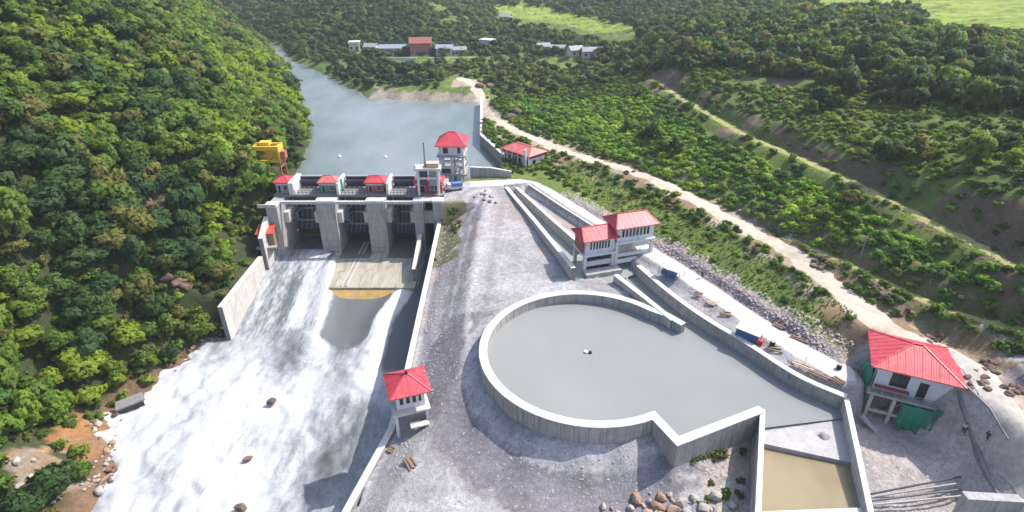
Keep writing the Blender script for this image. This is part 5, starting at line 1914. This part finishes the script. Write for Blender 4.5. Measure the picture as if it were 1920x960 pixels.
ok &= ~sandy & ~f1m & ~f2m & ~vill & (d2 > -.42)
items = []
for i in np.nonzero(ok)[0]:
    q = d2[i] + random.gauss(0, .22)
    c_ = (.036, .07, .036) if q > .15 else (.058, .1, .038) if q > -.12 else (.085, .125, .04)
    if in_poly(np.array([px_[i]]), np.array([py_[i]]), [(600, 105), (760, 110), (800, 160), (700, 195), (620, 160)])[0]:
        c_ = (.028, .058, .034)
    if py_[i] > 112 and px_[i] > 800 and random.random() < .5:
        c_ = (.095, .13, .04)
    items.append((fx[i], fy[i], fz[i] + .2, random.uniform(2.0, 4.0) * (.8 if py_[i] > 105 else 1), random.uniform(.8, 1.25), c_))
joined('valley_woods', 'distant green woods filling the valley beyond the lake', 'woods', items, PROTO)
N_FAR = len(items)

# grass tufts on the bank between the roads and on the verges
V, F, Cc = [], [], []
gxs, gys = jitter_grid(-10, 110, 48, 200, .8)
km = masks_at(gxs, gys)
gzs = ground_at(gxs, gys)
ok, px_, py_, w_ = in_view(gxs, gys, gzs, 40, 0, 1000)
grassy = in_poly(px_, py_, [(1060, 285), (1250, 375), (1345, 418), (1640, 600), (1630, 690), (1500, 640), (1280, 470), (1180, 425), (1050, 330)])
ok &= ~km['gravel'] & (km['dacc'] > 5) & (grassy | (km['dup'] < 2.6) | (km['dlo'] < 1.8)) & (km['ddirt'] > 2.3) & (w_ < 190)
ok &= rng.random(len(gxs)) < np.where(grassy, .8, .75)
up_strip = (km['dup'] < 2.6) | (km['dlo'] < 1.8)
for i in np.nonzero(ok)[0]:
    x, y, z = gxs[i], gys[i], gzs[i]
    hgt = random.uniform(.25, .6)
    if up_strip[i]:
        hgt *= .5
        c_ = (.26, .28, .06) if random.random() < .65 else (.17, .22, .045)
    else:
        c_ = random.choice([(.12, .17, .03), (.15, .19, .035), (.09, .13, .03), (.16, .15, .05)])
    for b_ in range(4):
        an = random.uniform(0, 6.3)
        dx, dy = math.cos(an) * .28, math.sin(an) * .28
        o = len(V)
        V += [(x - dy * .6, y + dx * .6, z - .05), (x + dy * .6, y - dx * .6, z - .05), (x + dx * 1.4, y + dy * 1.4, z + hgt)]
        F.append((o, o + 1, o + 2))
        Cc += [c_] * 3
me = np_mesh('grass', np.array(V), np.array(F), M['leaf_tone'], np.array(Cc))
tag(link('grass', me), 'bright green grass on the bank between the two roads', 'grass', kind='stuff')
# weeds by the basin corner and along the terrace
items = []
for cx_, cy_, n, s in ((1335, 846, 70, (36, 14)), (1300, 856, 30, (18, 7)), (1345, 925, 14, (60, 30)), (850, 410, 26, (14, 28)), (815, 470, 10, (5, 30)), (1100, 330, 8, (30, 8))):
    for k in range(n):
        x, y, z = pix_ground(cx_ + random.gauss(0, s[0] * .5), cy_ + random.gauss(0, s[1] * .5))
        items.append((x, y, z - .1, random.uniform(.35, .95), .7, random.choice([(.13, .2, .035), (.08, .11, .035), (.12, .12, .05)])))
joined('weeds', 'low green weeds on the gravel below the basin corner and behind the dam', 'weeds', items, PROTO)
print('COUNTS left', N_LEFT, 'shrubs', N_SHR, 'far', N_FAR, 'right trees', len(sel), 'grass', len(F))


# ------------------------------------------------------------------ village and other far buildings
def small_house(px, py, w_, d_, h_, rot, wallm, roofm, label, flat=False, name='house', cat='house', group='houses across the lake'):
    x, y, z = pix_ground(px, py)
    t_ = thing(name, label, cat, (x, y, z), R(rot), group)
    n = max(2, int(w_ / 2.4))
    ops = [(w_ * (i + .25) / n, w_ * (i + .7) / n, .9 if i != n // 2 else 0.0, 2.2) for i in range(n)]
    four_walls(t_, w_, d_, 0, h_, wallm, .25, front=ops, right=[(d_ * .3, d_ * .6, .9, 2.1)])
    MB().box(-w_ / 2, w_ / 2, -d_ / 2, d_ / 2, -1.5, -.003).build('plinth', M['concrete'], t_)
    if flat:
        MB().box(-w_ / 2 - .3, w_ / 2 + .3, -d_ / 2 - .3, d_ / 2 + .3, h_ + .003, h_ + .3).build('roof', roofm, t_)
    else:
        a_, b_ = w_ / 2 + .5, d_ / 2 + .5
        mb = MB()
        mb.add([(-a_, -b_, h_), (a_, -b_, h_), (a_, 0, h_ + d_ * .3), (-a_, 0, h_ + d_ * .3), (-a_, b_, h_), (a_, b_, h_), (-a_, -b_, h_ + .14), (a_, -b_, h_ + .14), (a_, 0, h_ + d_ * .3 + .14), (-a_, 0, h_ + d_ * .3 + .14), (-a_, b_, h_ + .14), (a_, b_, h_ + .14)],
               [(3, 2, 1, 0), (4, 5, 2, 3), (6, 7, 8, 9), (9, 8, 11, 10), (0, 1, 7, 6), (5, 4, 10, 11), (1, 2, 8, 7), (2, 5, 11, 8), (3, 0, 6, 9), (4, 3, 9, 10)])
        mb.build('roof', roofm, t_)
        for sx2 in (-1, 1):
            g = MB()
            xx = sx2 * (w_ / 2 - .13)
            e_ = d_ / 2 - .05
            g.add([(xx - .1, -e_, h_), (xx - .1, e_, h_), (xx - .1, 0, h_ + d_ * .27), (xx + .1, -e_, h_), (xx + .1, e_, h_), (xx + .1, 0, h_ + d_ * .27)], [(0, 2, 1), (3, 4, 5), (0, 1, 4, 3), (1, 2, 5, 4), (2, 0, 3, 5)])
            g.build('gable', wallm, t_)
    return t_


M['wall_pink'] = mottled('wall_pink', (.42, .16, .14), .12, .6, .8, .2)
M['wall_cream'] = mottled('wall_cream', (.62, .58, .48), .1, .6, .8, .2)
M['roof_rust'] = mottled('roof_rust', (.26, .09, .07), .25, .8, .7)
M['roof_blue'] = mottled('roof_blue', (.26, .3, .36), .12, .8, .5)
small_house(790, 100, 12, 9, 6.0, 6, M['wall_pink'], M['roof_rust'], 'large red brown house in the middle of the village across the lake')
small_house(738, 101, 15, 6, 3.4, 4, M['wall_white'], M['roof_blue'], 'long pale blue roofed building left of the red brown village house')
small_house(697, 99, 7, 6, 3.4, -8, M['wall_cream'], M['tin_grey'], 'small cream house with grey roof left of the blue roofed village building')
small_house(666, 94, 6, 6, 4.6, 5, M['wall_cream'], M['concrete_cap'], 'little square cream house at the left end of the far village', True)
small_house(834, 101, 9, 6, 3.2, 0, M['wall_white'], M['roof_blue'], 'pale house with blue grey roof right of the red brown village house')
small_house(862, 103, 7, 5, 3.0, 10, M['concrete_light'], M['tin_grey'], 'low grey roofed house at the right end of the far village row')
small_house(914, 88, 8, 6, 4.2, -30, M['wall_white'], M['concrete_cap'], 'white flat roofed building by the lane above the far village', True)
small_house(948, 40, 8, 6, 3.4, -20, M['wall_cream'], M['tin_grey'], 'pale house alone on the wooded far slope above the village')
for k, (px, py, lab) in enumerate(((1018, 97, 'leftmost grey roofed house of the hamlet below the bright rice field'), (1048, 101, 'grey house in the middle of the hamlet below the bright rice field'), (1078, 104, 'tin roofed house right of the middle in the hamlet below the rice field'), (1108, 107, 'rightmost small house of the hamlet below the bright rice field'))):
    small_house(px, py, 7 + k % 2 * 2, 6, 3.0, (12, -8, 20, 2)[k], M['concrete_light'] if k % 2 else M['wall_cream'], M['tin_grey'], lab, group='houses of the hamlet below the field')
x1, y1, z1 = pix_ground(722, 112)
x2, y2, z2 = pix_ground(905, 113)
t_ = thing('village_wall', 'long low white wall along the terrace in front of the far village', 'wall', (lerp(x1, x2, .5), lerp(y1, y2, .5), min(z1, z2) - 1))
for k in range(9):
    if k == 3:
        continue
    a_, b_ = lerp(0, 1, k / 9), lerp(0, 1, (k + .96) / 9)
    W(MB().beam((lerp(x1, x2, a_), lerp(y1, y2, a_), lerp(z1, z2, a_) + .3), (lerp(x1, x2, b_), lerp(y1, y2, b_), lerp(z1, z2, b_) + .3), .5, 2.0), 'panel', M['wall_cream'], t_)


# ------------------------------------------------------------------ small site things
def pick_xyz(px, py):
    return pix_ground(px, py)


bt = thing('site_hut', 'low blue tarpaulin covered store with pale roof beside the basin wall', 'shed', pick_xyz(1402, 634), R(-42))
MB().box(-1.9, 1.9, -.75, .75, 0, 1.45).build('body', M['blue_tarp'], bt)
MB().hexa([(-2.1, -.9, 1.453), (2.1, -.9, 1.453), (2.1, 1.0, 1.7), (-2.1, 1.0, 1.7)], [(-2.1, -.9, 1.56), (2.1, -.9, 1.56), (2.1, 1.0, 1.82), (-2.1, 1.0, 1.82)]).build('roof', M['pale_tarp'], bt)
ct = thing('crate', 'red crate standing at the end of the blue covered store', 'crate', pick_xyz(1424, 646), R(-42))
MB().box(-.5, .5, -.45, .45, 0, .8).build('box', M['cloth_red'], ct)
MB().box(-.54, .54, -.49, .49, .803, .88).build('lid', M['wall_red'], ct)
for sx2 in (-1.95, 1.95):
    MB().tube((sx2, -.8, 0), (sx2, -.8, 1.45), .05, 6).build('pole', M['tin_grey'], bt)
gz_ = thing('shade_canopy', 'pale canopy on thin poles beside the twin gate houses', 'canopy', pick_xyz(1258, 518), R(-40))
V, F = [], []
for j in range(7):
    for i in range(9):
        V.append((4.6 * (i / 8 - .5), 2.6 * (j / 6 - .5), 1.9 + .14 * math.sin(i * 1.3) + .1 * math.cos(j * 1.1)))
for j in range(6):
    for i in range(8):
        a_ = j * 9 + i
        F.append((a_, a_ + 1, a_ + 10, a_ + 9))
o = MB().add(V, F).build('canopy_cloth', M['pale_tarp'], gz_, True)
o.modifiers.new('thick', 'SOLIDIFY').thickness = .03
for x in (-2.2, 0, 2.2):
    for y in (-1.2, 1.2):
        MB().tube((x, y, 0), (x, y, 2.0), .05, 6).build('pole', M['tin_grey'], gz_)
wb = thing('work_bench', 'blue draped work bench under the pale canopy', 'bench', gz_.location, R(-40))
MB().box(-2.0, 1.2, -.8, .4, .82, .9).build('top', M['blue_tarp'], wb)
MB().box(-1.9, 1.1, -.7, .3, 0, .817).build('drape', M['blue_tarp'], wb)
tr = thing('pickup_truck', 'small white pickup with blue covered bed parked behind the dam by the gate tower', 'truck', pick_xyz(853, 356), R(12))
MB().box(-1.0, 2.3, -.95, .95, .55, 1.15).build('load_bed', M['white_paint'], tr)
mb = MB()
mb.hexa([(-2.3, -.92, .55), (-1.02, -.92, .55), (-1.02, .92, .55), (-2.3, .92, .55)], [(-2.0, -.85, 1.95), (-1.05, -.85, 1.95), (-1.05, .85, 1.95), (-2.0, .85, 1.95)])
mb.build('cab', M['white_paint'], tr)
MB().hexa([(-2.31, -.75, 1.15), (-2.25, -.75, 1.15), (-2.25, .75, 1.15), (-2.31, .75, 1.15)], [(-2.12, -.7, 1.8), (-2.05, -.7, 1.8), (-2.05, .7, 1.8), (-2.12, .7, 1.8)]).build('windscreen', M['window_dark'], tr)
MB().box(-.8, 2.1, -.8, .8, 1.153, 2.1).build('bed_cover', M['blue_paint'], tr)
MB().box(-2.7, -2.303, -.88, .88, .5, 1.05).build('bonnet', M['white_paint'], tr)
for x in (-1.8, 1.4):
    for y in (-.95, .95):
        wh = MB().tube((x, y - .12, .38), (x, y + .12, .38), .38, 14).build('wheel', M['rubber'], tr)
        MB().tube((x, y - .13, .38), (x, y + .13, .38), .18, 10).build('rim', M['tin_grey'], wh)
# timber, planks, drums and stacks on the strip between channel wall and white road
TD = [(1310, 553, 1.6, 'timber', 'stack of weathered planks in the first heap past the canopy'), (1335, 570, 2.0, 'timber_pale', 'pale plank stack between the canopy and the blue covered store'), (1362, 590, 1.8, 'timber', 'brown timber pile next up from the blue covered store'),
      (1455, 655, 1.8, 'timber', 'dark timber pile below the blue covered store'), (1505, 690, 3.2, 'timber_pale', 'long pale planks lying along the basin wall'), (1535, 705, 3.4, 'timber', 'long brown planks along the basin wall nearest the stilt house'), (1460, 612, 2.2, 'timber', 'brown plank stack on the far edge of the white road'),
      (1500, 636, 2.6, 'timber', 'long brown plank stack on the far edge of the white road nearest the stilt house'), (735, 845, 1.6, 'timber', 'short bent plank beside the river wall below the hut'), (770, 868, 2.6, 'timber', 'long brown plank on the gravel below the hut'), (1660, 790, 2.2, 'timber_pale', 'pale planks leaning under the stilt house'),
      (1570, 715, 1.8, 'timber', 'dark plank stack at the corner of the basin by the stilt house')]
for px, py, L, kd, lab in TD:
    x, y, z = pick_xyz(px, py)
    t_ = thing('plank_stack', lab, 'planks', (x, y, z), R(random.uniform(-60, -25)), 'plank stacks on the site')
    for j in range(4):
        yy = -.5 + j * .32
        MB().beam((-L / 2 + random.uniform(-.3, .3), yy, .1 + .12 * (j % 2)), (L / 2 + random.uniform(-.3, .3), yy + random.uniform(-.25, .25), .12 + .12 * (j % 2)), .24, .12).build('plank', M[kd], t_)
for px, py, r, m_, lab in ((1447, 650, .42, 'rubber', 'dark drum standing on the basin wall side below the blue store'), (1572, 693, .38, 'rubber', 'dark drum on the white road nearest the stilt house'), (1480, 712, .3, 'blue_paint', 'small blue drum close to the basin wall')):
    t_ = thing('drum', lab, 'drum', pick_xyz(px, py), 0, 'drums on the site')
    MB().tube((0, 0, 0), (0, 0, .95), r, 14).build('body', M[m_], t_)
    MB().tube((0, 0, .3), (0, 0, .36), r + .03, 14).build('hoop', M[m_], t_)
    MB().tube((0, 0, .953), (0, 0, 1.0), r - .04, 14).build('lid', M['tin_grey'], t_)
# thin posts along the road edge
for k, t in enumerate(np.linspace(.08, .96, 11)):
    i = int(t * (len(acc_a) - 2))
    dx, dy = acc_a[i + 1][0] - acc_a[i][0], acc_a[i + 1][1] - acc_a[i][1]
    L = math.hypot(dx, dy)
    x, y = acc_a[i][0] + dy / L * 2.6, acc_a[i][1] - dx / L * 2.6
    if y > 146:
        continue
    t_ = thing('marker_post', 'thin pale marker post along the canal side of the white road', 'post', (x, y, gz(x, y)), 0, 'marker posts along the white road')
    MB().tube((0, 0, -.3), (0, 0, 1.5), .05, 6).build('stake', M['white_paint'], t_)
    MB().tube((0, 0, 1.2), (0, 0, 1.35), .07, 6).build('band', M['cloth_red'], t_)
pl = thing('lamp_pole', 'slim pale pole standing on the slope above the dirt road', 'pole', pick_xyz(1611, 488))
MB().tube((0, 0, -.4), (0, 0, 4.6), .09, 8, .06).build('pole', M['tin_grey'], pl)
MB().tube((0, 0, 4.5), (.8, -.4, 4.7), .05, 6).build('arm', M['tin_grey'], pl)
cv = thing('culvert', 'dark half buried concrete culvert mouth at the edge of the white river', 'culvert', (*P2(243, 757, -18.6), -19.9), R(34))
MB().hexa([(-2.4, -.5, .9), (2.6, -.4, 1.2), (2.4, 1.6, 1.7), (-2.2, 1.5, 1.4)], [(-2.4, -.5, 1.2), (2.6, -.4, 1.5), (2.4, 1.6, 2.0), (-2.2, 1.5, 1.7)]).build('slab', M['concrete_dark'], cv)
MB().box(-2.2, 2.2, .2, 1.3, -2, .9).build('mouth', M['window_dark'], cv)
MB().box(-2.5, -2.2, -.3, 1.5, -2, .88).build('side_wall', M['concrete'], cv)


t_ = thing('drain_kerb', 'dark drain edge along the lower side of the white road right of the stilt house', 'kerb', (63.8, 58, -1))
k1 = [P2(1784, 764, .15), P2(1828, 818, .15), P2(1868, 872, .15), P2(1890, 900, .15)]
wall_run(t_, k1, [gz(*q) + .3 for q in k1], [gz(*q) - 1.5 for q in k1], .28, 2.6, M['concrete_dark'], M['concrete_dark'])
t_ = thing('drain_kerb', 'thin broken drain edge along the upper side of the white road right of the stilt house', 'kerb', (67, 62, -1))
k1 = [P2(1782, 752, .3), P2(1838, 800, .3), P2(1880, 845, .3)]
wall_run(t_, k1, [gz(*q) + .3 for q in k1], [gz(*q) - 1.5 for q in k1], .16, 2.6, M['concrete'], M['concrete_dark'])

# ------------------------------------------------------------------ people on the road
def skin_obj(name, chains, m, parent, sub=1):
    """chains: lists of ((x, y, z), radius); the first chain holds the root, later chains start on an existing joint"""
    V, E, Rr = [], [], []
    look = {}
    for ch in chains:
        prev = None
        for p, r in ch:
            key = tuple(round(q, 4) for q in p)
            if key not in look:
                look[key] = len(V)
                V.append(p)
                Rr.append(r)
            i = look[key]
            if prev is not None and prev != i:
                E.append((prev, i))
            prev = i
    me = bpy.data.meshes.new(name)
    me.from_pydata(V, E, [])
    me.materials.append(m)
    o = bpy.data.objects.new(name, me)
    COL.objects.link(o)
    o.parent = parent
    o.modifiers.new('skin', 'SKIN').use_smooth_shade = True
    sv = me.skin_vertices[0].data if me.skin_vertices else None
    if sv is None:
        bm = bmesh.new()
        bm.from_mesh(me)
        bm.verts.layers.skin.verify()
        bm.to_mesh(me)
        bm.free()
        sv = me.skin_vertices[0].data
    for i, r in enumerate(Rr):
        sv[i].radius = (r, r)
        sv[i].use_root = (i == 0)
    s_ = o.modifiers.new('round', 'SUBSURF')
    s_.levels = s_.render_levels = sub
    return o


def person(px, py, rot, label, shirt, trousers, stride=.16, bend=0.0, reach=0.0):
    x, y, z = pix_ground(px, py)
    t_ = thing('person', label, 'person', (x, y, z + .1), R(rot))
    sp = lambda zz: (bend * max(0, zz - .9), 0)
    hip, waist, chest, neck, head = [((sp(zz)[0], 0, zz)) for zz in (.92, 1.08, 1.32, 1.5, 1.66)]
    top = (sp(1.78)[0], 0, 1.76)
    ch = [[(hip, .14), (waist, .125), (chest, .15), (neck, .055), ((head[0], 0, 1.6), .075), (head, .095), (top, .06)]]
    sh = []
    tr_ = []
    for s in (-1, 1):
        hp = (hip[0], s * .1, .88)
        kn = (s * stride * .5 + .05, s * .11, .48)
        an = (s * stride - .02, s * .11, .08)
        toe = (s * stride + .17, s * .12, .04)
        ch.append([(hip, .14), (hp, .095), (kn, .06), (an, .042), (toe, .035)])
        tr_.append([((hip[0], 0, .94), .15), (hp, .112), (kn, .08), ((an[0], an[1], .14), .065)])
        shd = (chest[0], s * .19, 1.42)
        el = (chest[0] - s * stride * .5 + reach * .15, s * .26, 1.14)
        wr = (chest[0] - s * stride * .6 + .1 + reach * .35, s * .27, .9 + reach * .15)
        palm = (wr[0] + .03, wr[1], wr[2] - .075)
        ch.append([(chest, .15), (shd, .062), (el, .043), (wr, .03), (palm, .034)])
        for k in range(4):
            f1_ = (palm[0] - .03 + .02 * k, palm[1], palm[2] - .05 - .006 * (k in (1, 2)))
            f2_ = (f1_[0] + .012, f1_[1] - s * .012, f1_[2] - .04)
            ch.append([(palm, .034), (f1_, .0095), (f2_, .008)])
        th_ = (palm[0] + .045, palm[1] - s * .015, palm[2] + .0)
        ch.append([(palm, .034), (th_, .011), ((th_[0] + .015, th_[1], th_[2] - .035), .009)])
        sh.append([((chest[0], 0, 1.33), .165), (shd, .08), (el, .058)])
    skin_obj('body', ch, M['skin'], t_, 2)
    skin_obj('shirt', [[((chest[0], 0, 1.33), .168), (waist, .15), ((hip[0], 0, .9), .15)], [((chest[0], 0, 1.33), .168), ((neck[0], 0, 1.44), .09)]] + sh, M[shirt], t_, 2)
    skin_obj('trousers', tr_, M[trousers], t_, 2)
    bm = bmesh.new()
    bmesh.ops.create_uvsphere(bm, u_segments=12, v_segments=8, radius=.108)
    for v_ in bm.verts:
        v_.co = Vector((v_.co.x + head[0] - .02, v_.co.y, max(v_.co.z, -.02 - .05 * (v_.co.x < 0)) * 1.05 + 1.70))
    me = bpy.data.meshes.new('hair')
    bm.to_mesh(me)
    bm.free()
    me.materials.append(M['hair'])
    me.shade_smooth()
    link('hair', me, t_)
    fc = MB()
    MB().add([(head[0] + .085, -.014, 1.66), (head[0] + .085, .014, 1.66), (head[0] + .118, 0, 1.635), (head[0] + .088, 0, 1.69)], [(0, 1, 2), (1, 3, 2), (3, 0, 2)]).build('nose', M['skin'], t_)
    for s in (-1, 1):
        MB().box(head[0] + .078, head[0] + .094, s * .034 - .012, s * .034 + .012, 1.682, 1.694).build('eye', M['hair'], t_)
        MB().box(head[0] - .02, head[0] + .02, s * .09 - .012, s * .09 + .012, 1.64, 1.69).build('ear', M['skin'], t_)
    MB().box(head[0] + .074, head[0] + .09, -.022, .022, 1.612, 1.62).build('mouth', M['cloth_red'], t_)
    return t_


person(1846, 832, 200, 'person in dark clothes bending over on the white road right of the stilt house', 'cloth_dark', 'cloth_dark', .2, .45, .8)
person(1803, 815, 60, 'person in pale shirt walking on the white road nearest the stilt house', 'cloth_pale', 'cloth_dark', .2)
person(1608, 703, 150, 'person in blue shirt standing at the end of the white road behind the stilt house', 'cloth_blue', 'cloth_dark', .08)
person(1316, 522, 240, 'person in dark clothes crouched forward on the white road past the canopy', 'cloth_dark', 'cloth_dark', .14, .5, .7)

# ------------------------------------------------------------------ air
hz = MB().box(-1600, 1600, -950, 2000, -26, 262).build('haze', None)
m = bpy.data.materials.new('haze')
m.use_nodes = True
t = m.node_tree
t.nodes.remove(t.nodes['Principled BSDF'])
pv = nd(t, 'ShaderNodeVolumePrincipled')
pv.inputs['Density'].default_value = .0002
pv.inputs['Color'].default_value = (.86, .93, 1.0, 1)
pv.inputs['Anisotropy'].default_value = .2
t.links.new(pv.outputs[0], t.nodes['Material Output'].inputs['Volume'])
hz.data.materials.append(m)
tag(hz, 'thin pale bluish haze hanging in the valley air', 'haze', kind='stuff')
